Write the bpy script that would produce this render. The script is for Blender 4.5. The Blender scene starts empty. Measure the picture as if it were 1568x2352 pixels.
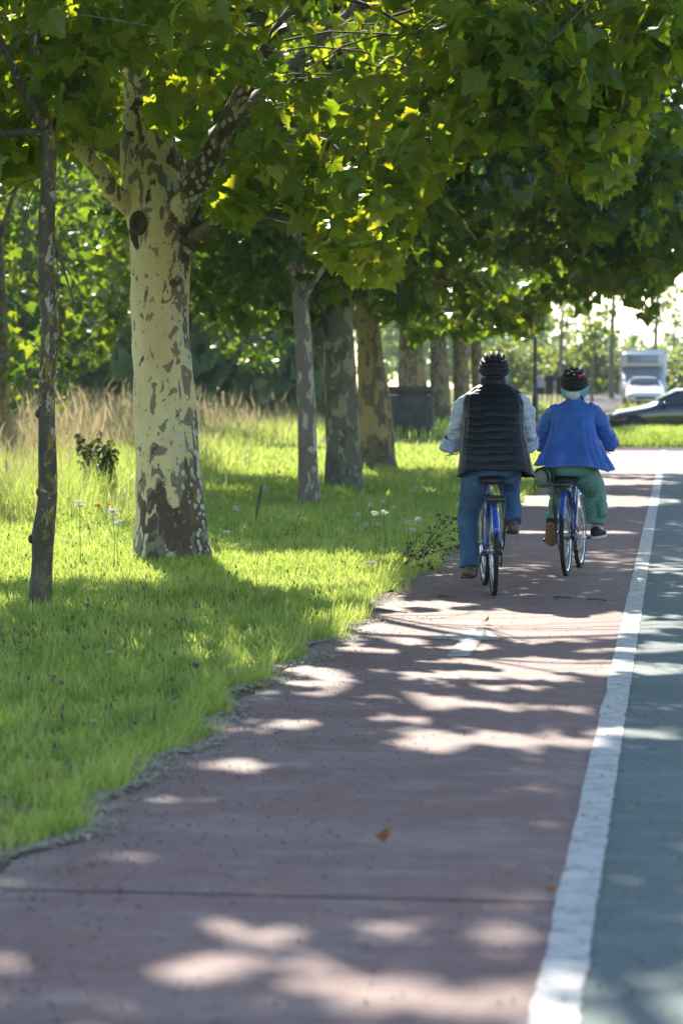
import bpy, math, random
import numpy as np
from mathutils import Vector, Matrix, noise as mnoise

rnd = random.Random(7)
rng = np.random.default_rng(11)
SC = bpy.context.scene
COL = SC.collection
PI = math.pi

# ------------------------------------------------------------------ camera geometry
# the photograph measured on a 1568 x 2352 grid; the path runs along +Y
F_PX, W_PX, H_PX = 6207.0, 1568.0, 2352.0
VPX, VPY = 1551.0, 892.0
CAM_H = 1.53
PITCH = math.atan((H_PX/2-VPY)/F_PX)
YAW = math.atan((VPX-W_PX/2)/F_PX*math.cos(PITCH))
CAM = np.array([0, 0, CAM_H])
FWD = np.array([-math.sin(YAW)*math.cos(PITCH), math.cos(YAW)*math.cos(PITCH), -math.sin(PITCH)])
RGT = np.array([math.cos(YAW), math.sin(YAW), 0])
UPV = np.array([-math.sin(YAW)*math.sin(PITCH), math.cos(YAW)*math.sin(PITCH), math.cos(PITCH)])

def ray(px, py):
    return RGT*((px-W_PX/2)/F_PX) + UPV*((H_PX/2-py)/F_PX) + FWD
def at(px, py, Y):
    d = ray(px, py); return CAM + d*(Y/d[1])
def gnd(px, py, z=0.0):
    d = ray(px, py); return CAM + d*((z-CAM_H)/d[2])
def proj(P):
    D = np.asarray(P, float) - CAM
    w = D @ FWD
    return W_PX/2 + F_PX*(D @ RGT)/w, H_PX/2 - F_PX*(D @ UPV)/w

SUN_EL, SUN_AZ = math.radians(36), math.radians(17)      # azimuth: left of the path direction
SUN = np.array([-math.sin(SUN_AZ)*math.cos(SUN_EL), math.cos(SUN_AZ)*math.cos(SUN_EL), math.sin(SUN_EL)])

# ------------------------------------------------------------------ object helpers
def props(o, label=None, cat=None, group=None, kind=None):
    if label: o['label'] = label
    if cat: o['category'] = cat
    if group: o['group'] = group
    if kind: o['kind'] = kind
    return o
def thing(name, loc, label, cat, rz=0, group=None):
    o = bpy.data.objects.new(name, None); COL.objects.link(o)
    o.empty_display_size = 0.1
    o.location = tuple(float(c) for c in loc); o.rotation_euler = (0, 0, rz)
    return props(o, label, cat, group)
def link(name, me, mat=None, parent=None, smooth=True):
    o = bpy.data.objects.new(name, me); COL.objects.link(o)
    if mat is not None:
        for m in (mat if isinstance(mat, (list, tuple)) else [mat]): me.materials.append(m)
    if parent is not None: o.parent = parent
    if smooth and len(me.polygons):
        me.polygons.foreach_set('use_smooth', np.ones(len(me.polygons), bool))
    return o
def npmesh(name, V, F):
    me = bpy.data.meshes.new(name)
    V = np.ascontiguousarray(V, np.float32); F = np.ascontiguousarray(F, np.int32)
    me.vertices.add(len(V)); me.vertices.foreach_set('co', V.ravel())
    me.loops.add(F.size); me.loops.foreach_set('vertex_index', F.ravel())
    me.polygons.add(len(F)); me.polygons.foreach_set('loop_start', np.arange(0, F.size, F.shape[1], dtype=np.int32))
    me.update(calc_edges=True)
    return me

class MB:
    """collects shapes that become ONE mesh object"""
    def __init__(s): s.v = []; s.f = []; s.mi = []; s.cur = 0
    def raw(s, V, F):
        b = len(s.v); s.v += [tuple(float(c) for c in p) for p in V]
        for f in F: s.f.append(tuple(b+i for i in f)); s.mi.append(s.cur)
        return s
    def loft(s, rings, caps=(True, True), closed=True):
        n = len(rings[0]); V = [p for r in rings for p in r]; F = []
        for i in range(len(rings)-1):
            for j in range(n if closed else n-1):
                k = (j+1) % n
                F.append((i*n+j, i*n+k, (i+1)*n+k, (i+1)*n+j))
        if caps[0]: F.append(tuple(reversed(range(n))))
        if caps[1]: F.append(tuple(range((len(rings)-1)*n, len(rings)*n)))
        return s.raw(V, F)
    def tube(s, pts, rad, n=10, caps=(True, True), sx=1.0, sy=1.0, up=None):
        P = [Vector(p) for p in pts]
        if not isinstance(rad, (list, tuple)): rad = [rad]*len(P)
        t0 = (P[1]-P[0]).normalized()
        u = Vector(up) if up else (Vector((0, 0, 1)) if abs(t0.z) < .9 else Vector((0, 1, 0)))
        u = (u - t0*u.dot(t0)).normalized(); rings = []
        for i, p in enumerate(P):
            a = P[max(i-1, 0)]; b = P[min(i+1, len(P)-1)]; t = (b-a)
            t = t.normalized() if t.length > 1e-9 else t0
            u = (u - t*u.dot(t)); u = u.normalized() if u.length > 1e-6 else t.orthogonal().normalized()
            w = t.cross(u)
            rings.append([p + u*(rad[i]*sy*math.cos(2*PI*j/n)) + w*(rad[i]*sx*math.sin(2*PI*j/n)) for j in range(n)])
        return s.loft(rings, caps)
    def box(s, c, d, bev=0.0, rot=None):
        x, y, z = (k/2 for k in d); b = min(bev, x*.9, y*.9, z*.9)
        if b <= 0:
            V = [(-x,-y,-z),(x,-y,-z),(x,y,-z),(-x,y,-z),(-x,-y,z),(x,-y,z),(x,y,z),(-x,y,z)]
            F = [(3,2,1,0),(4,5,6,7),(0,1,5,4),(1,2,6,5),(2,3,7,6),(3,0,4,7)]
            V = [Vector(p) for p in V]
        else:
            def ring(ix, iy, zz): return [Vector(q) for q in ((-ix+b,-iy,zz),(ix-b,-iy,zz),(ix,-iy+b,zz),(ix,iy-b,zz),(ix-b,iy,zz),(-ix+b,iy,zz),(-ix,iy-b,zz),(-ix,-iy+b,zz))]
            R = [ring(x-b, y-b, -z), ring(x, y, -z+b), ring(x, y, z-b), ring(x-b, y-b, z)]
            t = MB().loft(R); V = [Vector(p) for p in t.v]; F = t.f
        M = rot if rot is not None else Matrix.Identity(3)
        return s.raw([Vector(c) + M @ p for p in V], F)
    def ball(s, c, r, nu=14, nv=9, rot=None):
        if not isinstance(r, (list, tuple)): r = (r, r, r)
        M = rot if rot is not None else Matrix.Identity(3)
        rings = []
        for i in range(nv+1):
            a = -PI/2*.985 + PI*.985*i/nv
            rings.append([Vector(c) + M @ Vector((r[0]*math.cos(a)*math.cos(2*PI*j/nu), r[1]*math.cos(a)*math.sin(2*PI*j/nu), r[2]*math.sin(a))) for j in range(nu)])
        return s.loft(rings)
    def torus(s, c, R, r, axis='x', n=48, m=10, w=1.0):
        V = []; F = []
        for i in range(n):
            a = 2*PI*i/n
            for j in range(m):
                b = 2*PI*j/m; q = R + r*math.cos(b); h = r*w*math.sin(b)
                V.append((c[0]+h, c[1]+q*math.cos(a), c[2]+q*math.sin(a)) if axis == 'x' else (c[0]+q*math.cos(a), c[1]+q*math.sin(a), c[2]+h))
        for i in range(n):
            for j in range(m):
                F.append((i*m+j, ((i+1) % n)*m+j, ((i+1) % n)*m+(j+1) % m, i*m+(j+1) % m))
        return s.raw(V, F)
    def mesh(s, name):
        me = bpy.data.meshes.new(name); me.from_pydata(s.v, [], s.f); me.update()
        if any(s.mi): me.polygons.foreach_set('material_index', s.mi)
        return me
    def build(s, name, mat, parent=None, smooth=True):
        return link(name, s.mesh(name), mat, parent, smooth)

def bake(o, voxel=None, smooth=0, fac=.5):
    if voxel:
        m = o.modifiers.new('r', 'REMESH'); m.mode = 'VOXEL'; m.voxel_size = voxel
    if smooth:
        m = o.modifiers.new('s', 'SMOOTH'); m.factor = fac; m.iterations = smooth
    dg = bpy.context.evaluated_depsgraph_get()
    me = bpy.data.meshes.new_from_object(o.evaluated_get(dg))
    o.modifiers.clear(); old = o.data; o.data = me
    if old.materials and not me.materials:
        for mm in old.materials: me.materials.append(mm)
    me.polygons.foreach_set('use_smooth', np.ones(len(me.polygons), bool))
    bpy.data.meshes.remove(old)
    return o
def wrinkle(o, amp, sc=(10, 10, 10), seed=0, mask=None):
    me = o.data; me.update()
    nr = [v.normal.copy() for v in me.vertices]
    for v, n in zip(me.vertices, nr):
        p = Vector((v.co.x*sc[0]+seed, v.co.y*sc[1], v.co.z*sc[2]))
        k = mnoise.noise(p) + .5*mnoise.noise(p*2.1)
        a = amp if mask is None else amp*mask(v.co)
        v.co += n*(k*a)
    me.update(); return o
def copy_tree(o, parent=None):
    c = o.copy(); COL.objects.link(c)
    if parent is not None: c.parent = parent
    for ch in list(o.children): copy_tree(ch, c)
    return c

# ------------------------------------------------------------------ material helpers
class Mat:
    def __init__(s, name):
        s.m = bpy.data.materials.new(name); s.m.use_nodes = True
        s.t = s.m.node_tree; s.t.nodes.clear()
        s.out = s.t.nodes.new('ShaderNodeOutputMaterial')
    def n(s, ty, ins=None, **pr):
        k = s.t.nodes.new('ShaderNode'+ty)
        for a, b in pr.items(): setattr(k, a, b)
        for a, b in (ins or {}).items():
            if isinstance(b, bpy.types.NodeSocket): s.t.links.new(b, k.inputs[a])
            else: k.inputs[a].default_value = b
        return k
    def coords(s, kind='Object', scale=(1, 1, 1), loc=(0, 0, 0)):
        c = s.n('TexCoord').outputs[kind]
        return s.n('Mapping', {'Vector': c, 'Scale': scale, 'Location': loc}).outputs[0]
    def noise(s, vec, scale=5, detail=4, rough=.55, dist=0.0):
        return s.n('TexNoise', {'Vector': vec, 'Scale': scale, 'Detail': detail, 'Roughness': rough, 'Distortion': dist}).outputs[0]
    def ramp(s, fac, stops, const=False):
        r = s.n('ValToRGB', {'Fac': fac}); e = r.color_ramp
        if const: e.interpolation = 'CONSTANT'
        while len(e.elements) < len(stops): e.elements.new(.5)
        for el, (p, c) in zip(e.elements, stops):
            el.position = p; el.color = (*c, 1) if len(c) == 3 else c
        return r.outputs[0]
    def step(s, val, a, b):
        return s.n('MapRange', {'Value': val, 'From Min': a, 'From Max': b}, clamp=True).outputs[0]
    def mix(s, fac, a, b):
        k = s.n('Mix', data_type='RGBA')
        for nm, v in ((0, fac), (6, a), (7, b)):
            if isinstance(v, bpy.types.NodeSocket): s.t.links.new(v, k.inputs[nm])
            else: k.inputs[nm].default_value = (*v, 1) if isinstance(v, tuple) and len(v) == 3 else v
        return k.outputs[2]
    def math(s, op, a, b=0.0, c=None):
        k = s.n('Math', operation=op)
        for i, v in enumerate((a, b) if c is None else (a, b, c)):
            if isinstance(v, bpy.types.NodeSocket): s.t.links.new(v, k.inputs[i])
            else: k.inputs[i].default_value = v
        return k.outputs[0]
    def bump(s, h, strength=.3, dist=.01):
        return s.n('Bump', {'Height': h, 'Strength': strength, 'Distance': dist}).outputs[0]
    def pbr(s, **ins):
        d = {k.replace('_', ' '): ((*v, 1) if isinstance(v, tuple) and len(v) == 3 else v) for k, v in ins.items()}
        p = s.n('BsdfPrincipled', d)
        return p.outputs[0]
    def end(s, sh):
        s.t.links.new(sh, s.out.inputs['Surface']); return s.m

def simple(name, c, rough=.5, metal=0.0, var=.18, vs=12, bump=0.0, bs=60, spec=.5, coat=0.0):
    m = Mat(name); v = m.coords()
    nz = m.noise(v, vs, 5)
    lo = tuple(max(0, k*(1-var)) for k in c); hi = tuple(min(1, k*(1+var)) for k in c)
    col = m.ramp(nz, [(.3, lo), (.7, hi)])
    kw = dict(Base_Color=col, Roughness=m.math('MULTIPLY_ADD', nz, .2, rough-.1), Metallic=metal, Specular_IOR_Level=spec, Coat_Weight=coat)
    if bump: kw['Normal'] = m.bump(m.noise(v, bs, 3), bump, .004)
    return m.end(m.pbr(**kw))

def leafmat(name, cols, tr, mixf=.5, rough=.4, spec=.5, dead=0.0, vein=False):
    """thin leaf: reflects from its face, passes sunlight through; colour varies leaf by leaf"""
    m = Mat(name)
    r = m.n('NewGeometry').outputs['Random Per Island']
    col = m.ramp(r, [(i/(len(cols)-1), c) for i, c in enumerate(cols)])
    tc = m.ramp(r, [(i/(len(tr)-1), c) for i, c in enumerate(tr)])
    if dead:
        k = m.math('GREATER_THAN', m.math('FRACT', m.math('MULTIPLY', r, 37.31)), 1-dead)
        col = m.mix(k, col, (.16, .06, .025)); tc = m.mix(k, tc, (.2, .06, .015))
    v = m.coords('Object'); nz = m.noise(v, 40, 3)
    col = m.mix(m.math('MULTIPLY', nz, .4), col, tuple(k*.55 for k in cols[0]))
    if vein:
        uv = m.n('SeparateXYZ', {0: m.n('TexCoord').outputs['UV']})
        ang = m.math('ARCTAN2', uv.outputs[0], uv.outputs[1])
        d = m.math('MULTIPLY', m.math('ABSOLUTE', m.math('SINE', m.math('MULTIPLY', ang, 5.0))), m.math('SQRT', m.math('ADD', m.math('MULTIPLY', uv.outputs[0], uv.outputs[0]), m.math('MULTIPLY', uv.outputs[1], uv.outputs[1]))))
        ve = m.math('MULTIPLY', m.n('MapRange', {'Value': d, 'From Min': .03, 'From Max': .13, 'To Min': 1, 'To Max': 0}, clamp=True).outputs[0], .55)
        col = m.mix(ve, col, (.15, .20, .06)); tc = m.mix(ve, tc, tuple(k*.5 for k in tr[0]))
    a = m.pbr(Base_Color=col, Roughness=rough, Specular_IOR_Level=spec, Normal=m.bump(nz, .25, .01))
    b = m.n('BsdfTranslucent', {'Color': tc}).outputs[0]
    return m.end(m.n('MixShader', {0: mixf, 1: a, 2: b}).outputs[0])
# ------------------------------------------------------------------ materials
M = {}
M['leaf'] = leafmat('plane_leaf', [(.022, .070, .007), (.042, .108, .010), (.068, .138, .014), (.12, .17, .022)],
                    [(.24, .40, .012), (.38, .52, .016), (.54, .60, .02), (.68, .64, .025)], .56, .34, .5, .004, True)
M['leaf_far'] = leafmat('far_leaf', [(.014, .045, .008), (.028, .072, .011), (.05, .10, .014)],
                    [(.11, .22, .01), (.22, .34, .014), (.46, .52, .02)], .5, .36, .5, .003)
M['leaf_wood'] = leafmat('wood_leaf', [(.09, .15, .045), (.14, .21, .06), (.19, .25, .075)], [(.30, .42, .08), (.4, .5, .1)], .4, .5, .3)
M['leaf_shrub'] = leafmat('shrub_leaf', [(.1, .15, .03), (.15, .19, .04), (.2, .22, .06)], [(.35, .42, .05), (.45, .5, .06)], .4, .5, .3)
M['leaf_dark'] = leafmat('dark_weed_leaf', [(.03, .05, .02), (.05, .08, .03)], [(.10, .16, .03), (.14, .2, .04)], .25, .5, .3)
def grassmat():
    """blades: colour drifts from tuft to tuft and blade to blade"""
    m = Mat('grass_blade'); r = m.n('NewGeometry').outputs['Random Per Island']; v = m.coords('Object', (1, 1, .3))
    t = m.math('ADD', m.math('MULTIPLY', r, .45), m.math('MULTIPLY', m.math('ADD', m.step(m.noise(v, 9, 4, .65), .3, .7), m.step(m.noise(v, 1.1, 3, .6), .3, .7)), .275))
    col = m.ramp(t, [(.12, (.065, .135, .022)), (.4, (.165, .28, .042)), (.65, (.30, .39, .075)), (.93, (.50, .48, .17))])
    tc = m.ramp(t, [(.12, (.28, .44, .05)), (.4, (.52, .68, .11)), (.65, (.72, .80, .18)), (.93, (.85, .82, .32))])
    a = m.pbr(Base_Color=col, Roughness=.33, Specular_IOR_Level=.5)
    return m.end(m.n('MixShader', {0: .5, 1: a, 2: m.n('BsdfTranslucent', {'Color': tc}).outputs[0]}).outputs[0])
M['grass'] = grassmat()
M['grass_dry'] = leafmat('dry_grass', [(.38, .31, .18), (.48, .40, .25), (.30, .28, .14)], [(.45, .36, .18), (.55, .46, .26)], .4, .6, .3)
M['clip'] = leafmat('clippings', [(.52, .46, .33), (.62, .56, .42), (.34, .27, .17)], [(.3, .26, .18), (.4, .35, .25)], .2, .8, .2)
M['petal'] = leafmat('white_petal', [(.72, .74, .70), (.8, .8, .78)], [(.7, .72, .68), (.8, .8, .78)], .35, .6, .3)
M['petal_yellow'] = leafmat('yellow_petal', [(.75, .5, .02), (.8, .58, .04)], [(.7, .5, .02), (.8, .6, .03)], .35, .6, .3)
M['petal_purple'] = leafmat('purple_petal', [(.22, .08, .2), (.32, .13, .28)], [(.3, .1, .26), (.4, .16, .34)], .3, .6, .3)
M['stem'] = simple('green_stem', (.13, .18, .05), .6)
M['twig'] = simple('dry_twig', (.10, .07, .05), .8, bump=.4)
M['deadleaf'] = leafmat('dead_leaf', [(.30, .09, .02), (.38, .15, .03), (.22, .08, .03)], [(.4, .14, .02), (.5, .2, .03)], .3, .6, .3)
M['yellowleaf'] = leafmat('yellow_fallen_leaf', [(.6, .34, .03), (.65, .4, .05)], [(.6, .36, .03), (.7, .42, .04)], .3, .6, .3)

def bark(name, base, base2, mid, dark, spot, t_mid, t_dark, spots=.0, lich=None, zdark=(.9, .25), xk=0.0, seed=0, top=0.0, sc=1.0):
    """flaking plane bark: pale new bark under islands of older grey and brown plates"""
    m = Mat(name); v = m.coords('Object', (1, 1, .5), (seed*3.1, seed*1.7, seed))
    o = m.n('TexCoord').outputs['Object']; sp = m.n('SeparateXYZ', {0: o})
    z = sp.outputs[2]
    streak = m.noise(m.coords('Object', (14, 14, 1.2)), 2.2*sc, 4)
    col = m.mix(m.step(m.noise(v, 1.8*sc, 3), .38, .68), base, base2)
    col = m.mix(m.math('MULTIPLY', streak, .4), col, tuple(k*.72 for k in base2))
    low = m.math('MULTIPLY', m.n('MapRange', {'Value': z, 'From Min': zdark[0], 'From Max': .1, 'To Min': 0, 'To Max': 1}, clamp=True).outputs[0], zdark[1])
    hi = m.math('MULTIPLY', m.n('MapRange', {'Value': z, 'From Min': 2.7, 'From Max': 3.3, 'To Min': 0, 'To Max': 1}, clamp=True).outputs[0], top)
    bias = m.math('ADD', m.math('ADD', low, hi), m.math('MULTIPLY', m.math('MINIMUM', sp.outputs[0], .30), xk))
    n1 = m.math('ADD', m.noise(v, 6.5*sc, 3.5, .5, .7), bias)
    n2 = m.math('ADD', m.noise(m.coords('Object', (1, 1, .55), (9+seed, 4, 2)), 4.2*sc, 4, .55, .5), m.math('MULTIPLY', bias, 1.15))
    k1 = m.step(n1, t_mid, t_mid+.016); k2 = m.step(n2, t_dark, t_dark+.020)
    rim = m.n('MapRange', {'Value': m.math('ABSOLUTE', m.math('SUBTRACT', n1, t_mid+.004)), 'From Min': .002, 'From Max': .012, 'To Min': .55, 'To Max': 0}, clamp=True).outputs[0]  # shadow line at the plate edges, painted into the bark colour
    g = m.mix(m.noise(v, 22*sc, 4), mid, tuple(k*.62 for k in mid))
    d = m.mix(m.noise(v, 16*sc, 5), dark, tuple(min(1, k*2.2) for k in dark))
    col = m.mix(k1, col, g); col = m.mix(rim, col, tuple(k*.45 for k in mid)); col = m.mix(k2, col, d)
    col = m.mix(m.math('MULTIPLY', m.step(m.noise(m.coords('Object', (1, 1, .4), (4, 4, seed)), 2.6*sc, 5, .7), .5, .72), .38), col, tuple(k*.62 for k in base2))
    n3 = m.noise(m.coords('Object', (1, 1, .6), (2, 9, seed)), 19*sc, 2.5, .5, .5)
    col = m.mix(m.step(n3, .655, .67), col, mid)
    if spots:
        vo = m.n('TexVoronoi', {'Vector': m.coords('Object', (1, 1, .75), (seed, 5, 1)), 'Scale': 13*sc, 'Randomness': 1.0})
        sz = m.math('MULTIPLY', m.step(m.math('ADD', m.noise(v, 2.2, 2), m.math('MULTIPLY', m.math('MINIMUM', sp.outputs[0], .26), .35)), .47, .62), spots)
        ks = m.math('LESS_THAN', m.math('ADD', vo.outputs['Distance'], m.math('MULTIPLY', m.noise(v, 26, 3), .45)), sz)
        col = m.mix(ks, col, spot)
    if lich:
        kl = m.step(m.math('ADD', m.noise(m.coords('Object', (1, 1, .6), (2, seed, 7)), 7*sc, 5, .62), m.math('MULTIPLY', sp.outputs[0], .9)), .58, .64)
        col = m.mix(m.math('MULTIPLY', kl, m.step(m.noise(v, 45, 2), .35, .6)), col, lich)
    h = m.math('ADD', m.math('ADD', m.math('MULTIPLY', k1, .6), m.math('MULTIPLY', k2, .9)), m.math('MULTIPLY', m.noise(v, 55, 4), .5))
    rough_bark = m.math('MULTIPLY', m.noise(m.coords('Object', (1, 1, .3)), 30, 5, .6), m.math('MULTIPLY', k2, 1.2))
    return m.end(m.pbr(Base_Color=col, Roughness=.75, Specular_IOR_Level=.3, Normal=m.bump(m.math('ADD', h, rough_bark), .7, .02)))
M['bark_big'] = bark('cream_plane_bark', (.86, .75, .46), (.80, .62, .33), (.29, .26, .18), (.075, .052, .038), (.58, .60, .57), .575, .63, .60, None, (1.15, .16), .20, 1, .095, 1.3)
M['bark_thin'] = bark('grey_lichened_bark', (.40, .38, .28), (.46, .42, .28), (.10, .088, .056), (.05, .04, .028), (.22, .22, .17), .335, .60, .11, (.28, .19, .03), (1.0, .05), -.9, 2, 0, 2.6)
M['bark_slim'] = bark('grey_brown_bark', (.56, .52, .36), (.44, .40, .30), (.24, .20, .16), (.12, .095, .08), (.44, .46, .45), .46, .62, .30, None, (1.2, .04), -.4, 3, 0, 1.5)
M['bark_grey'] = bark('dark_grey_green_bark', (.38, .36, .24), (.32, .28, .17), (.19, .19, .13), (.08, .065, .052), (.44, .46, .45), .49, .575, .36, None, (1.0, .1), -.1, 4, .06)
M['bark_ochre'] = bark('ochre_bark', (.44, .35, .17), (.46, .36, .18), (.22, .21, .15), (.09, .07, .055), (.44, .45, .42), .52, .61, .30, None, (.9, .12), .1, 5, .06)
M['bark_far'] = bark('brown_ochre_bark', (.42, .31, .15), (.34, .25, .13), (.19, .16, .11), (.08, .06, .05), (.4, .4, .38), .52, .6, .2, None, (.9, .1), 0, 6)
M['burl'] = simple('rough_burl_bark', (.085, .058, .042), .85, var=.5, vs=25, bump=1.0, bs=40)
M['branch'] = simple('branch_bark', (.15, .125, .09), .8, var=.4, bump=.5)

def pathmat(name, base, worn, dust, spec=.5, dark=.6, edge=None):
    m = Mat(name); v = m.coords('Object')
    big = m.noise(m.coords('Object', (1, .35, 1)), .9, 5, .6)
    across = m.noise(m.coords('Object', (.7, 1.2, 1), (3, 1, 0)), 1.5, 6, .65, .6)
    fine = m.noise(v, 130, 3, .7); mid = m.noise(v, 22, 4, .6)
    col = m.mix(m.step(big, .35, .7), base, worn)
    col = m.mix(m.math('MULTIPLY', m.step(across, .48, .72), .5), col, tuple(k*dark for k in base))
    col = m.mix(m.math('MULTIPLY', m.step(m.noise(m.coords('Object', (.5, 1.4, 1), (7, 3, 0)), .8, 5, .6), .5, .75), .5), col, dust)
    col = m.mix(m.math('MULTIPLY', m.step(mid, .45, .65), .30), col, tuple(k*.72 for k in base))
    col = m.mix(m.math('MULTIPLY', m.step(m.noise(m.coords('Object', (.7, 1.3, 1), (1, 4, 0)), 4.4, 6, .72), .5, .68), .5), col, dust)
    col = m.mix(m.math('MULTIPLY', m.step(m.noise(m.coords('Object', (.7, 1.2, 1), (11, 4, 0)), 6.5, 6, .72), .53, .68), .45), col, tuple(k*.6 for k in base))
    vs_ = m.n('TexVoronoi', {'Vector': v, 'Scale': 9.0}); rs = m.n('SeparateXYZ', {0: vs_.outputs['Color']})
    spk = m.math('LESS_THAN', m.math('ADD', vs_.outputs['Distance'], m.math('MULTIPLY', fine, .08)), m.math('MULTIPLY', m.step(rs.outputs[0], .55, 1.0), .17))
    col = m.mix(m.math('MULTIPLY', spk, .75), col, (.045, .032, .028))
    col = m.mix(m.math('MULTIPLY', m.step(fine, .5, .75), .34), col, dust)
    col = m.mix(m.math('MULTIPLY', m.step(m.noise(m.coords('Object', (1, 1, 1), (1, 8, 0)), 75, 2, .5), .62, .7), .5), col, tuple(k*.4 for k in base))
    if edge is not None:
        sp = m.n('SeparateXYZ', {0: m.n('TexCoord').outputs['Object']})
        e = m.step(m.math('ADD', m.math('MULTIPLY', sp.outputs[0], -1.0), m.math('MULTIPLY', m.noise(v, 2.5, 5, .7), .55)), 2.16, 2.46)
        col = m.mix(e, col, edge)
    h = m.math('ADD', m.math('MULTIPLY', fine, .6), mid)
    return m.end(m.pbr(Base_Color=col, Roughness=m.math('MULTIPLY_ADD', across, -.14, .80), Specular_IOR_Level=spec, Normal=m.bump(h, .5, .004)))
M['path_red'] = pathmat('worn_red_asphalt', (.230, .122, .108), (.280, .172, .152), (.38, .31, .275), .4, .6, (.30, .25, .20))
M['path_green'] = pathmat('worn_green_asphalt', (.090, .135, .130), (.118, .165, .157), (.20, .245, .235), .4, .7)
M['concrete'] = pathmat('pale_concrete', (.17, .14, .135), (.20, .17, .16), (.24, .21, .2), .0, .8)
M['far_path'] = pathmat('grey_gravel_path', (.2, .18, .19), (.24, .22, .23), (.28, .26, .26), .0, .85)
def paint(name, lo=.45):
    m = Mat(name); v = m.coords('Object')
    w = m.math('ADD', m.math('MULTIPLY', m.noise(v, 9, 6, .7), .6), m.math('MULTIPLY', m.noise(v, 90, 3, .6), .4))
    col = m.mix(m.step(w, lo, lo+.16), (.27, .235, .22), (.56, .55, .515))
    col = m.mix(m.math('MULTIPLY', m.step(m.noise(m.coords('Object', (2, .5, 1)), 3, 5, .6), .5, .75), .35), col, (.40, .40, .39))
    col = m.mix(m.math('MULTIPLY', m.step(m.noise(m.coords('Object', (.6, 6, 1)), 8, 3, .6), .55, .7), .4), col, (.45, .46, .46))
    return m.end(m.pbr(Base_Color=col, Roughness=.6, Normal=m.bump(w, .5, .004)))
M['paint'] = paint('worn_white_paint', .37)
M['paint_worn'] = paint('faded_arrow_paint', .445)
def soil():
    m = Mat('grassy_soil'); v = m.coords('Object')
    col = m.ramp(m.noise(v, 6, 6, .65), [(.3, (.045, .06, .016)), (.5, (.075, .10, .022)), (.7, (.12, .13, .04))])
    far = m.ramp(m.noise(v, .25, 5, .6), [(.35, (.12, .16, .03)), (.6, (.2, .2, .06))])
    y = m.n('SeparateXYZ', {0: m.n('TexCoord').outputs['Object']}).outputs[1]
    col = m.mix(m.step(y, 40, 75), col, far)
    return m.end(m.pbr(Base_Color=col, Roughness=.9, Specular_IOR_Level=.1, Normal=m.bump(m.noise(v, 40, 4), .6, .02)))
M['soil'] = soil()
M['dirt'] = simple('edge_dirt', (.16, .12, .09), .95, var=.5, vs=30, bump=.8, bs=90, spec=.2)

# cyclists
def fabric(name, c, var=.25, vs=9, rough=.8, weave=240, spec=.3, sheen=0.0, fold=0.0):
    m = Mat(name); v = m.coords()
    col = m.mix(m.step(m.noise(v, vs, 4), .3, .7), tuple(k*(1-var) for k in c), tuple(min(1, k*(1+var)) for k in c))
    return m.end(m.pbr(Base_Color=col, Roughness=rough, Specular_IOR_Level=spec, Sheen_Weight=sheen, Normal=m.bump(m.math('ADD', m.math('MULTIPLY', m.noise(v, weave, 2), .15), m.math('MULTIPLY', m.noise(m.coords('Object', (1, 1, .45)), 13, 4, .55, 1.2), fold)), .35, .006 if not fold else .02)))
def denim():
    m = Mat('blue_denim'); v = m.coords()
    fade = m.noise(m.coords('Object', (1, 1, .6)), 7, 5, .6)
    col = m.ramp(fade, [(.3, (.03, .075, .17)), (.55, (.065, .145, .27)), (.72, (.15, .24, .36))])
    w = m.n('TexWave', {'Vector': v, 'Scale': 260.0, 'Distortion': 1.5}, bands_direction='DIAGONAL').outputs[0]
    col = m.mix(m.math('MULTIPLY', w, .2), col, (.14, .2, .3))
    return m.end(m.pbr(Base_Color=col, Roughness=.85, Specular_IOR_Level=.2, Normal=m.bump(m.math('ADD', w, m.math('MULTIPLY', fade, 2)), .3, .004)))
M['denim'] = denim()
M['vest'] = fabric('black_quilted_nylon', (.005, .0065, .010), .3, 14, .5, 160, .4, fold=.7)
def check_shirt():
    m = Mat('pale_checked_shirt'); v = m.coords()
    sp = m.n('SeparateXYZ', {0: v})
    def lines(s, per, th):
        f = m.math('FRACT', m.math('MULTIPLY', s, 1/per)); return m.math('LESS_THAN', f, th)
    ang = m.n('SeparateXYZ', {0: v})
    a = lines(m.math('ADD', sp.outputs[1], m.math('MULTIPLY', sp.outputs[0], .6)), .013, .26); b = lines(sp.outputs[2], .013, .26)
    k = m.math('MULTIPLY', m.math('ADD', a, b), .5)
    col = m.mix(k, (.56, .60, .68), (.34, .40, .54))
    return m.end(m.pbr(Base_Color=col, Roughness=.85, Specular_IOR_Level=.2, Normal=m.bump(m.noise(v, 18, 4), .5, .01)))
M['shirt'] = check_shirt()
M['cuff'] = fabric('blue_cuff_lining', (.40, .48, .66), .3, 30)
M['jacket'] = fabric('cobalt_jacket', (.042, .130, .46), .22, 6, .5, 200, .45, fold=1.0)
M['skin'] = simple('skin', (.50, .30, .22), .5, var=.08, vs=20)
M['hair_white'] = simple('white_hair', (.6, .6, .58), .6, var=.2, vs=40, bump=.6)
M['net'] = leafmat('pale_blue_hair_net', [(.32, .66, .80), (.42, .74, .84)], [(.35, .72, .88), (.45, .8, .9)], .4, .6, .3)
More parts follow.
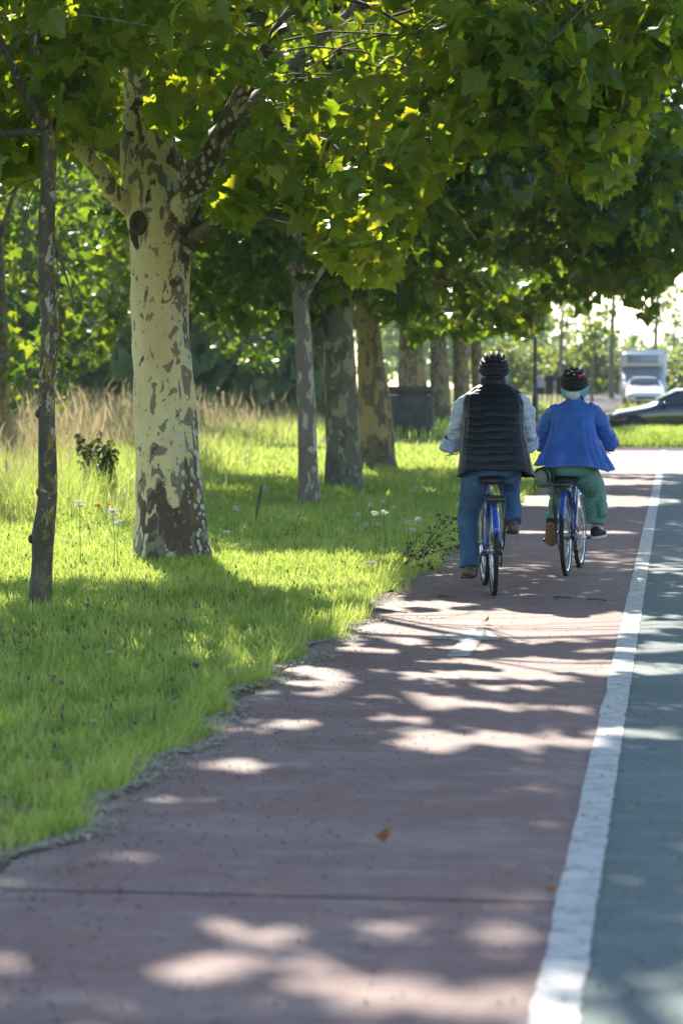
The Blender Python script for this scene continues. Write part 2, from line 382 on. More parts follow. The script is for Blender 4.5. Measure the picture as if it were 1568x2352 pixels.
def dots():
    m = Mat('green_patterned_cotton'); v = m.coords('Object', (1, 1, 1))
    sp = m.n('SeparateXYZ', {0: v})
    u = m.math('MULTIPLY', m.math('ADD', sp.outputs[0], m.math('MULTIPLY', sp.outputs[1], .9)), 52.0)
    w = m.math('MULTIPLY', sp.outputs[2], 60.0)
    row = m.math('FLOOR', w); u2 = m.math('ADD', u, m.math('MULTIPLY', row, .5))
    fu = m.math('ABSOLUTE', m.math('SUBTRACT', m.math('FRACT', u2), .5)); fw = m.math('ABSOLUTE', m.math('SUBTRACT', m.math('FRACT', w), .5))
    k = m.math('LESS_THAN', m.math('ADD', fu, fw), .30)
    col = m.mix(k, m.mix(m.noise(v, 8, 3), (.10, .235, .19), (.15, .31, .255)), (.31, .48, .41))
    return m.end(m.pbr(Base_Color=col, Roughness=.85, Specular_IOR_Level=.2, Normal=m.bump(m.noise(v, 22, 4), .4, .01)))
M['culottes'] = dots()
M['helmet'] = simple('black_helmet_shell', (.014, .013, .012), .6, var=.3, spec=.3)
M['helmet_in'] = simple('helmet_lining', (.006, .006, .006), .9)
M['helmet_red'] = simple('red_helmet_graphic', (.42, .015, .05), .3, coat=.5)
M['helmet_white'] = simple('silver_helmet_graphic', (.55, .55, .56), .3, coat=.5)
M['shoe_brown'] = simple('brown_leather', (.12, .085, .06), .55, var=.3, vs=20, bump=.4)
M['sole_dark'] = simple('dark_sole', (.025, .022, .02), .7)
M['shoe_black'] = simple('black_canvas', (.012, .012, .015), .8, bump=.4)
M['sole_white'] = simple('white_rubber_sole', (.62, .61, .58), .6)
M['sole_tan'] = simple('tan_rubber_outsole', (.30, .19, .09), .7, bump=.5)
M['bag'] = fabric('sage_green_nylon', (.17, .21, .155), .2, 12, .6)
M['strap'] = simple('black_webbing', (.01, .01, .011), .7, bump=.4)
# bikes
M['bike_blue'] = simple('blue_enamel', (.014, .075, .42), .18, var=.08, coat=1.0)
M['bike_pale'] = simple('pale_blue_enamel', (.34, .46, .58), .2, var=.08, coat=1.0)
M['steel_black'] = simple('black_enamelled_steel', (.010, .010, .011), .3, coat=.3)
M['chrome'] = simple('polished_alloy', (.62, .62, .62), .25, 1.0)
M['alloy'] = simple('brushed_alloy', (.5, .5, .5), .4, .9)
M['tyre'] = simple('black_tyre_rubber', (.014, .014, .014), .75, bump=.5, bs=150)
M['saddle'] = simple('black_saddle_vinyl', (.010, .010, .010), .5)
M['amber'] = simple('amber_reflector', (.85, .28, .01), .25)
M['reflector'] = simple('red_reflector', (.35, .01, .01), .2)
M['chain'] = simple('oily_chain', (.05, .045, .04), .5, .7)
# far things
M['car_black'] = simple('black_car_paint', (.012, .014, .018), .15, var=.1, coat=1.0)
M['car_white'] = simple('white_car_paint', (.72, .73, .75), .2, var=.04, coat=1.0)
M['camper'] = simple('white_camper_panel', (.62, .66, .72), .35, var=.05)
M['glass'] = simple('tinted_glass', (.03, .045, .06), .06, spec=.8)
M['pale_glass'] = simple('sky_tinted_glass', (.22, .28, .38), .1, spec=.8)
M['trim'] = simple('black_plastic_trim', (.02, .02, .022), .6)
M['lamp_glass'] = simple('headlamp_glass', (.6, .64, .68), .1, .3)
M['block'] = simple('weathered_dark_concrete', (.075, .068, .062), .9, var=.45, vs=3, bump=.7, bs=20)
M['post'] = simple('dark_lamp_post', (.025, .027, .03), .5)
M['cloth_lilac'] = fabric('lilac_shirt', (.42, .40, .55)); M['cloth_navy'] = fabric('navy_shirt', (.015, .02, .045)); M['cloth_black'] = fabric('dark_shirt', (.02, .02, .025))
M['cloth_grey'] = fabric('grey_shorts', (.04, .04, .045)); M['hair_dark'] = simple('dark_hair', (.02, .015, .012), .6)
# ------------------------------------------------------------------ bicycles (origin: ground under the rear axle, +y forward)
def lerp(a, b, t): return a+(b-a)*t
def interp(tab, t):
    """tab: rows (t, a, b, ...) -> values at t, smooth"""
    if t <= tab[0][0]: return tab[0][1:]
    for r0, r1 in zip(tab, tab[1:]):
        if t <= r1[0]:
            k = (t-r0[0])/(r1[0]-r0[0]); k = k*k*(3-2*k)*.5+k*.5
            return [lerp(a, b, k) for a, b in zip(r0[1:], r1[1:])]
    return tab[-1][1:]

def make_wheel(root, y, R, steer=0.0, brake=True):
    w = bpy.data.objects.new('wheel', None)
    mb = MB().torus((0, 0, 0), R-.017, .0175, n=72, m=12, w=1.06)
    for i in range(72):                                   # tread blocks
        a = 2*PI*i/72
        for sx in (-.009, .009):
            aa = a + (.02 if sx > 0 else 0)
            Mx = Matrix.Rotation(aa, 3, 'X')
            mb.box(Mx @ Vector((sx, R-.0008, 0)), (.009, .004, .012), 0, Mx)
    hub = MB().tube([(-.05, 0, 0), (-.035, 0, 0), (-.03, 0, 0), (.03, 0, 0), (.035, 0, 0), (.05, 0, 0)], [.012, .026, .017, .017, .026, .012], 14)
    hub.tube([(-.068, 0, 0), (-.05, 0, 0)], .009, 8); hub.tube([(.05, 0, 0), (.068, 0, 0)], .009, 8)
    o = hub.build('wheel', M['alloy'], root)
    o.location = (0, y, R); o.rotation_euler = (0, 0, steer)
    bpy.data.objects.remove(w)
    mb.build('tyre', M['tyre'], o)
    rim = MB(); rr = []
    for a in range(72):
        t = 2*PI*a/72
        prof = [(-.012, R-.034), (-.0125, R-.052), (-.004, R-.060), (.004, R-.060), (.0125, R-.052), (.012, R-.034)]
        rr.append([(x, q*math.cos(t), q*math.sin(t)) for x, q in prof])
    V = [p for r in rr for p in r]; F = []
    for a in range(72):
        for j in range(6): F.append((a*6+j, ((a+1) % 72)*6+j, ((a+1) % 72)*6+(j+1) % 6, a*6+(j+1) % 6))
    rim.raw(V, F).build('rim', M['chrome'], o)
    sp = MB()
    for i in range(36):
        a = 2*PI*i/36; s = 1 if i % 2 else -1; b = a + (.9 if (i//2) % 2 else -.9)
        sp.tube([(s*.033, .024*math.cos(b), .024*math.sin(b)), (0, (R-.058)*math.cos(a), (R-.058)*math.sin(a))], .0013, 4)
    sp.build('spokes', M['chrome'], o)
    return o

def fender(root, name, y, R, a0, a1, mat, w=.027, parent_loc=None):
    rings = []; n = 26
    for i in range(n+1):
        a = lerp(a0, a1, i/n); ring = []
        for k in range(9):
            u = -1+2*k/8; q = R+.020+.014*(1-u*u)
            ring.append((u*w, y-q*math.cos(a), R+q*math.sin(a)))
        for k in range(8, -1, -1):
            u = -1+2*k/8; q = R+.0175+.014*(1-u*u)
            ring.append((u*w*.96, y-q*math.cos(a), R+q*math.sin(a)))
        rings.append(ring)
    return MB().loft(rings).build(name, mat, root)

def make_bike(name, label, loc, rz, lean, saddle_z, crank, frame_style, steer, rack_z, group):
    root = thing(name, loc, label, 'bicycle', rz, group); root.rotation_euler = (0, lean, rz)
    R = .34; BB = Vector((0, .44, .285)); ra = Vector((0, 0, R)); fa = Vector((0, 1.07, R))
    blue = M['bike_blue']
    st = Vector((0, .26, .68)) if frame_style == 'step' else Vector((0, .245, .72))
    ht, hb = Vector((0, .80, .93)), Vector((0, .865, .73))
    f = MB()
    f.tube([BB, st], [.017, .016], 12)
    f.tube([hb, ht], [.023, .022], 12)
    if frame_style == 'step':
        f.tube([hb+Vector((0, -.01, .03)), Vector((0, .74, .50)), Vector((0, .60, .335)), BB], [.023, .023, .022, .022], 14)
        f.tube([ht+Vector((0, .01, -.04)), Vector((0, .70, .68)), Vector((0, .52, .47)), Vector((0, .36, .44))], [.015, .016, .016, .015], 12)
    else:
        f.tube([hb+Vector((0, -.01, .02)), BB], [.020, .019], 14)
        f.tube([ht+Vector((0, .01, -.05)), st+Vector((0, 0, -.03))], [.016, .016], 12)
    for s in (-1, 1):
        f.tube([st+Vector((s*.014, -.01, -.04)), Vector((s*.045, .10, .50)), ra+Vector((s*.062, 0, 0))], [.009, .009, .008], 10)
        f.tube([BB+Vector((s*.028, -.02, 0)), Vector((s*.048, .25, .305)), ra+Vector((s*.062, 0, 0))], [.011, .010, .009], 10)
    f.tube([BB-Vector((.036, 0, 0)), BB+Vector((.036, 0, 0))], .022, 14)
    f.build('frame', blue, root)
    # fork, stem and bar turn together
    fk = MB(); fk.tube([ht+Vector((0, 0, .03)), hb-Vector((0, -.01, .03))], .012, 10)
    for s in (-1, 1):
        fk.tube([hb+Vector((s*.02, .012, -.02)), hb+Vector((s*.045, .03, -.06)), Vector((s*.052, 1.0, .50)), fa+Vector((s*.058, 0, 0))], [.013, .014, .012, .009], 10)
    fk.build('fork', M['bike_pale'], root)
    bar_z = 1.06 if frame_style != 'step' else 1.02
    hbm = MB(); hbm.tube([ht, Vector((0, .785, bar_z-.02)), Vector((0, .83, bar_z))], .013, 10)
    hbm.tube([(-.31, .76, bar_z), (-.2, .80, bar_z+.015), (-.08, .83, bar_z+.01), (.08, .83, bar_z+.01), (.2, .80, bar_z+.015), (.31, .76, bar_z)], .011, 10)
    h = hbm.build('handlebar', M['alloy'], root)
    for s in (-1, 1):
        MB().tube([(s*.20, .802, bar_z+.014), (s*.315, .757, bar_z)], [.016, .017], 12).build('grip', M['sole_dark'], h)
        MB().tube([(s*.18, .815, bar_z), (s*.22, .86, bar_z-.03), (s*.30, .82, bar_z-.04)], [.006, .006, .005], 6).build('brake_lever', M['alloy'], h)
    # wheels
    make_wheel(root, 0, R); make_wheel(root, 1.07, R, steer)
    rf = fender(root, 'rear_mudguard', 0, R, math.radians(22), math.radians(150), blue)
    mb = MB().box((0, -R*.93-.034, R+.17), (.03, .012, .045), .004); mb.build('rear_reflector', M['trim'] if frame_style == 'step' else blue, rf)
    fender(root, 'front_mudguard', 1.07, R, math.radians(60), math.radians(150), M['bike_pale'], .024)
    # rack
    rk = MB(); z = rack_z
    for s in (-1, 1):
        rk.tube([(s*.068, -.26, z), (s*.072, -.20, z+.004), (s*.066, .16, z), (s*.03, .235, z-.02)], .0058, 8)
        rk.tube([(s*.070, -.20, z+.003), (s*.084, -.12, z-.16), (s*.078, -.02, R+.04), (s*.07, 0, R)], .0055, 8)
        rk.tube([(s*.070, -.06, z), (s*.08, -.02, z-.2), (s*.075, .0, R+.02)], .005, 8)
    for y in (-.26, -.12, .02, .15): rk.tube([(-.068, y, z), (.068, y, z)], .0055, 8)
    rk.box((0, -.262, z-.012), (.14, .006, .034), .002); rk.tube([(0, -.26, z), (0, .15, z)], .005, 6)
    rk.tube([(-.06, -.24, z-.01), (0, -.235, z-.055), (.06, -.24, z-.01)], .005, 6)
    rk.build('pannier_rack', M['steel_black'], root)
    # saddle and post
    top = Vector((0, .185, saddle_z))
    MB().tube([st-Vector((0, -.01, .03)), top-Vector((0, 0, .06))], .0135, 12).build('seat_post', M['alloy'], root)
    rings = []
    for t, hw, dz, hh in ((0, .035, -.012, .018), (.05, .085, -.004, .03), (.2, .108, .003, .038), (.4, .098, .0, .036), (.6, .062, -.004, .03), (.8, .036, -.004, .026), (.95, .026, -.01, .022), (1, .012, -.015, .012)):
        y = .045+.29*t
        rings.append([(hw*math.copysign(abs(math.cos(a))**.8, math.cos(a)), y, saddle_z-.03+dz+hh*math.sin(a)*(.75 if math.sin(a) > 0 else 1.0)) for a in [2*PI*k/18 for k in range(18)]])
    sd = MB().loft(rings).build('saddle', M['saddle'], root)
    rl = MB()
    for s in (-1, 1): rl.tube([(s*.03, .09, saddle_z-.055), (s*.02, .18, saddle_z-.075), (s*.012, .3, saddle_z-.05)], .004, 6)
    rl.build('saddle_rail', M['chrome'], sd)
    # drivetrain
    cs = MB()
    for k in range(40):
        a = 2*PI*k/40; Mx = Matrix.Rotation(a, 3, 'X')
        cs.box(BB+Mx @ Vector((.05, .085, 0)), (.004, .02, .0145), 0, Mx)
    for k in range(5):
        Mx = Matrix.Rotation(2*PI*k/5, 3, 'X'); cs.box(BB+Mx @ Vector((.05, .045, 0)), (.005, .08, .015), 0, Mx)
    cs.build('chainring', M['alloy'], root)
    ch = MB(); ch.tube([BB+Vector((.05, .0, .093)), ra+Vector((.05, .02, .05))], .005, 6); ch.tube([BB+Vector((.05, 0, -.093)), ra+Vector((.052, .06, -.10))], .005, 6)
    ch.build('chain', M['chain'], root)
    MB().box(BB+Vector((.062, -.12, .10)), (.006, .36, .05), .003, Matrix.Rotation(-.12, 3, 'X')).build('chain_guard', M['steel_black'], root)
    dr = MB(); dr.torus((.052, .012, R), .04, .006, n=24, m=6); dr.torus((.046, .012, R), .03, .006, n=20, m=6)
    dr.box((.062, .03, R-.06), (.012, .03, .09), .004); dr.torus((.058, .05, R-.11), .018, .005, n=16, m=6)
    dr.build('derailleur', M['chain'], root)
    MB().tube([(-.068, 0, R), (-.085, .02, R-.02), (-.085, .30, .20)], [.008, .007, .006], 8).build('kickstand', M['steel_black'], root)
    # cranks and pedals
    for s in (-1, 1):
        a = crank + (PI if s > 0 else 0)
        pe = BB + Vector((s*.10, .165*math.cos(a), .165*math.sin(a)))
        c = MB().tube([BB+Vector((s*.035, 0, 0)), BB+Vector((s*.075, 0, 0)), BB+Vector((s*.088, .03*math.cos(a), .03*math.sin(a))), pe], [.014, .014, .012, .010], 10).build('crank_arm', M['alloy'], root)
        p = MB().tube([pe, pe+Vector((s*.025, 0, 0))], .008, 8)
        p.box(pe+Vector((s*.07, 0, 0)), (.095, .085, .026), .006)
        p = p.build('pedal', M['steel_black'], c)
        for e in (-1, 1): MB().box(pe+Vector((s*.07, e*.0435, .001)), (.056, .004, .013), .001).build('amber_reflector', M['amber'], c)
    # cables
    MB().tube([(.18, .83, bar_z), (.10, .95, bar_z-.05), (.03, .88, .80)], .003, 6).build('brake_cable', M['steel_black'], root); MB().tube([(-.18, .83, bar_z), (-.09, .95, bar_z-.06), (-.02, .88, .80)], .003, 6).build('brake_cable', M['steel_black'], root)
    MB().tube([(.02, .22, saddle_z-.07), (.05, .17, saddle_z-.15), (.03, .2, saddle_z-.2)], .003, 6).build('lock_cable', M['steel_black'], root)
    return root

# man: left crank arm straight down; woman: left crank arm straight back
P_MAN = gnd(1133, 1370); P_WOM = gnd(1300, 1324.6)
RZ_MAN, RZ_WOM = math.radians(7.5), math.radians(-3.9)
bike_man = make_bike('bicycle', 'blue city bicycle with black rack, ridden by the man in the black vest', P_MAN, RZ_MAN, math.radians(-.6), .885, -PI/2, 'diamond', .03, .735, 'bicycles on the red path')
bike_wom = make_bike('bicycle', 'blue step-through bicycle with black rack, ridden by the woman in the blue jacket', P_WOM, RZ_WOM, math.radians(-1.0), .815, PI, 'step', -.02, .765, 'bicycles on the red path')
# ------------------------------------------------------------------ riders
def head_rings(mb, c, tilt=0.0, sc=1.0):
    rows = [(-.01, .020, .025, .050), (0, .034, .034, .045), (.025, .048, .058, .03), (.06, .062, .082, .012), (.10, .070, .094, .0), (.14, .074, .100, -.006), (.18, .070, .094, -.008), (.21, .052, .07, -.008), (.228, .026, .035, -.006), (.234, .006, .01, -.004)]
    rings = []
    for z, hw, hd, cy in rows:
        rings.append([c + Vector((hw*math.cos(a), cy+hd*math.sin(a), z))*sc for a in [2*PI*k/20 for k in range(20)]])
    mb.loft(rings)
    mb.tube([c+Vector((0, .085, .125))*sc, c+Vector((0, .112, .085))*sc, c+Vector((0, .088, .075))*sc], [.008*sc, .015*sc, .012*sc], 8)      # nose
    mb.tube([c+Vector((-.024, .086, .048))*sc, c+Vector((0, .096, .047))*sc, c+Vector((.024, .086, .048))*sc], [.004, .008, .004], 8)            # lips
    mb.tube([c+Vector((-.05, .075, .135))*sc, c+Vector((0, .09, .132))*sc, c+Vector((.05, .075, .135))*sc], [.007, .009, .007], 8)               # brow
    for s in (-1, 1): mb.ball(c+Vector((s*.074, -.008, .10))*sc, (.010, .024, .034), 10, 8)                                                       # ears
def hand(mb, g, s, along):
    """hand closed round a grip at g; along = unit direction of the bar, outward"""
    A = Vector(along).normalized(); F = Vector((0, 0, 1)).cross(A)*(-s)
    F = F.normalized() if F.y > 0 else -F.normalized(); U = Vector((0, 0, 1))
    def q(a, f, u): return g + A*a + F*f + U*u
    mb.tube([q(-.004, -.085, .022), q(0, -.05, .030), q(0, -.015, .030)], [.026, .034, .036], 12, sy=.55)
    for k, (o, L) in enumerate(((-.033, .95), (-.011, 1.05), (.011, 1.0), (.031, .82))):
        pts = [q(o, -.02, .030), q(o, .014*L, .031), q(o, .034*L, .012), q(o, .030*L, -.012), q(o, .008, -.025)]
        mb.tube(pts, [.0098, .0094, .0088, .0084, .0075], 8)
    mb.tube([q(-.036, -.05, .018), q(-.044, -.022, -.002), q(-.030, .006, -.020), q(-.012, .020, -.024)], [.013, .012, .010, .009], 8)
def eyes(root, c, sc=1.0):
    for s in (-1, 1): MB().ball(c+Vector((s*.031, .081, .112))*sc, .0105*sc, 10, 8).build('eye', M['sole_white'], root)
def shoe(root, ankle, toe, mat, solemat, roll=0.0, L=.285, name='shoe'):
    """ankle: joint; toe: unit direction heel->toe"""
    d = Vector(toe).normalized(); side = d.cross(Vector((0, 0, 1))).normalized(); up = side.cross(d)
    if up.z < 0: up = -up
    base = Vector(ankle) - up*.085 - d*.075
    def ring(t, hw, h0, h1, n=16):
        R = []
        for k in range(n):
            a = 2*PI*k/n; cx = math.copysign(abs(math.cos(a))**.75, math.cos(a)); sz = math.sin(a)
            R.append(base + d*(t*L) + side*(hw*cx) + up*(lerp(h0, h1, .5+.5*sz)))
        return R
    b = MB().loft([ring(0, .022, .012, .055), ring(.05, .034, .012, .085), ring(.18, .038, .012, .098), ring(.32, .038, .012, .092), ring(.5, .042, .012, .074), ring(.68, .049, .012, .060), ring(.84, .046, .012, .050), ring(.95, .032, .014, .040), ring(1, .012, .018, .03)])
    o = b.build(name, mat, root)
    s = MB().loft([ring(-.01, .024, -.008, .014), ring(.05, .038, -.010, .0145), ring(.3, .040, -.010, .014), ring(.5, .044, -.010, .014), ring(.7, .052, -.010, .014), ring(.88, .047, -.008, .015), ring(.98, .030, -.004, .017), ring(1.015, .012, 0, .02)])
    s.build('sole', solemat, o)
    if mat is M['shoe_brown']:
        t = MB(); t.tube([base+d*(L*.10)-side*.039+up*.06, base+d*(L*.0)+up*.064, base+d*(L*.10)+side*.039+up*.06], .004, 6)
        t.build('heel_seam', M['sole_dark'], o)
    return o
def helmet(root, c, mat_top, graphic, tilt=.14, sc=1.0, strap=True):
    """c: centre of the shell's rim plane; dark ribbed shell with vents"""
    Rx, Ry, Rz = .112*sc, .140*sc, .135*sc
    Tm = Matrix.Rotation(tilt, 3, 'X')
    def E(az, el, k=1.0): return Vector(c) + Tm @ Vector((Rx*k*math.cos(el)*math.sin(az), -Ry*k*math.cos(el)*math.cos(az), Rz*k*math.sin(el)))   # az 0 = back of the head
    def low(az): return -.10-.26*math.exp(-(az/1.0)**2)*1.0 if abs(az) < PI else -.1
    rings = []
    for i in range(13):
        rings.append([E(a, lerp(low(a if a <= PI else a-2*PI), PI/2*.99, i/12), .945) for a in [2*PI*k/40 for k in range(40)]])
    o = MB().loft(rings).build('helmet', M['helmet_in'], root)
    sh = MB()
    def rib(pts, w, h, ups):
        rr = []
        for i, p in enumerate(pts):
            t = (pts[min(i+1, len(pts)-1)]-pts[max(i-1, 0)]).normalized(); u = ups[i]; u = (u-t*u.dot(t)).normalized(); sd = t.cross(u)
            ww = w if isinstance(w, float) else w[i]
            rr.append([p+sd*(ww*a)+u*(h*b) for a, b in ((-1, -.9), (-.95, .1), (-.55, .75), (0, 1), (.55, .75), (.95, .1), (1, -.9))])
        sh.loft(rr)
    def run(f, n=15):
        pts = [f(i/(n-1)) for i in range(n)]; return pts, [(p-Vector(c)).normalized() for p in pts]
    # rim band all round
    pts, ups = run(lambda t: E(-PI*.98+2*PI*.98*t, low(-PI*.98+2*PI*.98*t)+.07, .95), 49); rib(pts, .016*sc, .012, ups)
    # chevron bands across the back, rising to the sides
    for e0, e1, w in ((-.16, .10, .0200), (.10, .40, .0195), (.38, .66, .0180)):
        def ch(t, e0=e0, e1=e1):
            a = -1.75+3.5*t; k = abs(a)/1.75
            return E(a, e0 + (.20-.10*e0)*math.exp(-(a/.30)**2) + (e1-e0)*k**1.25 - .02, .975)
        pts, ups = run(ch, 41); rib(pts, w*sc, .010, ups)
    # long ribs over the crown
    for x0 in (-.60, -.2, .2, .60):
        def lr(t, x0=x0):
            th = lerp(.72, 2.75, t); xx = x0*.112*sc*math.sin(th)**.35
            q = Vector((xx, -Ry*math.cos(th)*math.sqrt(max(.05, 1-(x0*.85)**2)), Rz*math.sin(th)*math.sqrt(max(.05, 1-(x0*.85)**2))))
            return Vector(c)+Tm @ (q*1.0)
        pts, ups = run(lr, 17); rib(pts, .0165*sc, .009, ups)
    sh.build('shell', mat_top, o)
    g = MB(); sh = g
    if graphic == 'red':
        pts, ups = run(lambda t: E(.45+.75*t, .60+.10*t, 1.055), 9); rib(pts, .013, .004, ups)
        pts, ups = run(lambda t: E(.25+.6*t, .93+.05*t, 1.05), 9); rib(pts, .007, .004, ups)
        g.build('red_graphic', M['helmet_red'], o)
    else:
        pts, ups = run(lambda t: E(.5+.6*t, .62+.06*t, 1.055), 9); rib(pts, .007, .004, ups)
        g.build('red_graphic', M['helmet_red'], o)
    if graphic == 'red':
        for a, e in ((-.2, .98), (-.55, .80), (.1, .72)):
            MB().ball(E(a, e, 1.05), (.011, .011, .006), 10, 6).build('silver_graphic', M['helmet_white'], o)
    return o, E

# ---- the man -----------------------------------------------------------------
DX = Vector((.018, 0, 0))
man = thing('person', P_MAN, 'man in a black quilted vest and jeans riding the bicycle nearest the camera', 'person', RZ_MAN, 'cyclists side by side')
b = MB()
hc = Vector((.03, .50, 1.545))
head_rings(b, hc)
b.tube([(0.02, .43, 1.42), (.025, .46, 1.50), (.03, .49, 1.59)], [.075, .062, .058], 14)
tor = [(.88, .15, .11, .21), (.98, .17, .125, .22), (1.1, .165, .125, .26), (1.25, .17, .12, .32), (1.38, .19, .115, .38), (1.46, .15, .09, .42), (1.5, .07, .06, .44)]
b.loft([[Vector((hw*math.cos(a)+.018, cy+hd*math.sin(a), z)) for a in [2*PI*k/24 for k in range(24)]] for z, hw, hd, cy in tor])
for s in (-1, 1):
    b.tube([(s*.17+.018, .41, 1.43), (s*.240+.018, .45, 1.33), (s*.273+.018, .52, 1.195)], [.048, .042, .036], 12)
    b.tube([(s*.273+.018, .52, 1.195), (s*.273, .63, 1.13), (s*.275, .73, 1.085)], [.042, .036, .027], 12)
    hand(b, Vector((s*.262, .778, 1.067)), s, (s*.93, -.36, -.03))
LH, RH = Vector((-.10, .23, .93)), Vector((.115, .23, .93))
LK, RK = Vector((-.165, .49, .56)), Vector((.155, .63, .80))
LA, RA = Vector((-.158, .40, .20)), Vector((.168, .40, .535))
for h_, k_, a_ in ((LH, LK, LA), (RH, RK, RA)):
    b.tube([h_, h_.lerp(k_, .5), k_], [.085, .075, .058], 12); b.tube([k_, k_.lerp(a_, .35), a_], [.056, .054, .036], 12)
    b.tube([a_+Vector((0, -.03, -.045)), a_+Vector((0, .06, -.05)), a_+Vector((0, .15, -.06))], [.03, .034, .026], 10)
body = b.build('body', M['skin'], man); bake(body, .0055, 3)
eyes(man, hc)
# jeans
b = MB()
b.loft([[Vector((hw*math.copysign(abs(math.cos(a))**.85, math.cos(a))+.01, cy+hd*math.sin(a), z)) for a in [2*PI*k/28 for k in range(28)]] for z, hw, hd, cy in ((.865, .13, .10, .24), (.885, .185, .14, .235), (.92, .212, .16, .23), (.97, .215, .16, .225), (1.03, .205, .15, .24), (1.08, .19, .135, .255))])
for h_, k_, a_, w in ((LH+Vector((-.01, 0, -.01)), LK, LA, 1), (RH, RK, RA, 1)):
    b.tube([h_+Vector((0, -.0, .0)), h_.lerp(k_, .3), h_.lerp(k_, .7), k_+Vector((0, .0, .0)), k_.lerp(a_, .12)], [.112, .103, .086, .082, .076], 18)
    b.tube([k_+Vector((0, -.01, .0)), k_.lerp(a_, .3), k_.lerp(a_, .7), a_.lerp(k_, -.02)+Vector((0, -.005, 0))], [.080, .076, .070, .069], 18)
je = b.build('jeans', M['denim'], man); bake(je, .0085, 5)
wrinkle(je, .012, (7, 7, 15), 3, lambda p: .35+.65*max(math.exp(-((p.z-.60)/.10)**2) if p.x < 0 else math.exp(-((p.z-.62)/.08)**2), math.exp(-((p.z-.23)/.08)**2))); wrinkle(je, .006, (18, 18, 34), 7)
pk = MB()
pk.tube([(0.012, .062, 1.02), (0.012, .060, .95), (.012, .075, .895)], .0035, 6)
for s in (-1, 1):
    pk.tube([(s*.05+.012, .069, .985), (s*.12+.012, .085, .99), (s*.185+.012, .135, .985)], .0025, 6)
pk.build('seam', M['denim'], man)
for a_, ty in ((LA, (-.03, 1, -.03)), (RA, (.06, 1, .02))): shoe(man, a_+Vector((0, .0, .0)), ty, M['shoe_brown'], M['sole_dark'])
# shirt: body under the vest, sleeves with turned-back cuffs
b = MB()
for s in (-1, 1):
    b.tube([(s*.15+.018, .40, 1.455), (s*.205+.018, .42, 1.425), (s*.240+.018, .45, 1.355), (s*.262+.018, .485, 1.27), (s*.275+.018, .52, 1.195), (s*.273+.018, .575, 1.155), (s*.272, .62, 1.135)], [.058, .064, .070, .068, .062, .062, .062], 20)
b.loft([[Vector((hw*math.cos(a)+.018, cy+hd*math.sin(a), z)) for a in [2*PI*k/24 for k in range(24)]] for z, hw, hd, cy in ((.98, .18, .13, .22), (1.1, .18, .13, .26), (1.25, .18, .125, .32), (1.38, .195, .12, .38), (1.46, .16, .095, .42), (1.53, .07, .065, .45))])
sh_ = b.build('shirt', M['shirt'], man); bake(sh_, .009, 4); wrinkle(sh_, .018, (11, 11, 15), 5); wrinkle(sh_, .007, (26, 26, 34), 8)
for s in (-1, 1):
    rings = []
    for q, r, in ((0, .066), (.25, .072), (.5, .076), (.75, .074), (1, .076), (1.02, .070), (.6, .062)):
        cpt = Vector((s*.280+.012, .54, 1.168)).lerp(Vector((s*.284, .61, 1.095)), q); d = Vector((s*.0, .07, -.08)).normalized(); u = d.orthogonal().normalized(); w = d.cross(u)
        rings.append([cpt+u*(r*math.cos(a)*(1+.14*math.sin(3*a+s)))+w*(r*math.sin(a)*(1+.14*math.sin(2*a+1)))+Vector((s*.010*q, -.03*q*max(0, -math.sin(a)), -.010*q)) for a in [2*PI*k/22 for k in range(22)]])
    cu = MB().loft(rings, caps=(False, False)).build('cuff', M['cuff'], man); wrinkle(cu, .008, (18, 18, 18), 8)
# vest
tab = [(0.0, .272, .172, .205, .925), (.03, .273, .174, .207, .945), (.18, .256, .165, .228, 1.04), (.36, .242, .156, .27, 1.15), (.55, .229, .148, .325, 1.27), (.72, .223, .135, .375, 1.38), (.83, .224, .120, .405, 1.445), (.88, .216, .108, .422, 1.483), (.93, .165, .092, .440, 1.527), (.965, .102, .076, .452, 1.562), (1.0, .088, .070, .462, 1.612)]
NZ, NT = 150, 96; rings = []
for i in range(NZ+1):
    t = i/NZ; hw, hd, cy, z = interp(tab, t); ring = []
    for k in range(NT):
        a = 2*PI*k/NT; c_, s_ = math.cos(a), math.sin(a)
        ex = .72 if t < .9 else .9
        x = hw*math.copysign(abs(c_)**ex, c_); y = hd*math.copysign(abs(s_)**ex, s_)
        side = min(1, max(0, (abs(c_)-.80)/.05)); ft = min(1, t/.04)*(1 if t < .93 else max(0, (.965-t)/.035))
        wav = .006*math.sin(x*17+z*3)+.004*math.sin(x*41)
        qb = abs(math.sin(PI*(z+wav-.945)/.0535))**.42
        qs = abs(math.sin(PI*(z*1.3+a*.8)/.040))**.6*.55*(abs(math.sin(a*30))**.5)
        d = .0068*ft*((1-side)*qb + side*qs)
        d -= .006*math.exp(-((abs(c_)-.82)/.035)**2)*ft
        if t > .93: d += .003*abs(math.sin(PI*(t-.93)/.07*2))
        if t < .03: d += .006*math.sin(PI*t/.03)
        n = Vector((c_, s_*1.25, 0)).normalized()
        drop = (max(0, abs(c_)-.25)**2*.085 + max(0, s_)*.05)*(1-t)**5
        flare = .03*(1-t)**6*max(0, abs(c_)-.6)
        ripple = .006*math.sin(5*a+1.3)*(1-t)**4
        ring.append(Vector((x+.018+.004*math.sin(z*9), cy+y, z-drop)) + n*(d+flare+ripple))
    rings.append(ring)
mbv = MB(); mbv.loft(rings, caps=(False, False))
inner = [[p+(Vector((.018, .25, p.z))-p)*Vector((1, 1, 0)).length*0 + (Vector((.018, .22, p.z))-p).normalized()*.012 for p in rings[j]] for j in (0, 8)]
mbv.loft([rings[0], inner[0], inner[1]], caps=(False, False))
top_in = [p+(Vector((.018, .462, p.z))-p).normalized()*.010+Vector((0, 0, -.03)) for p in rings[-1]]
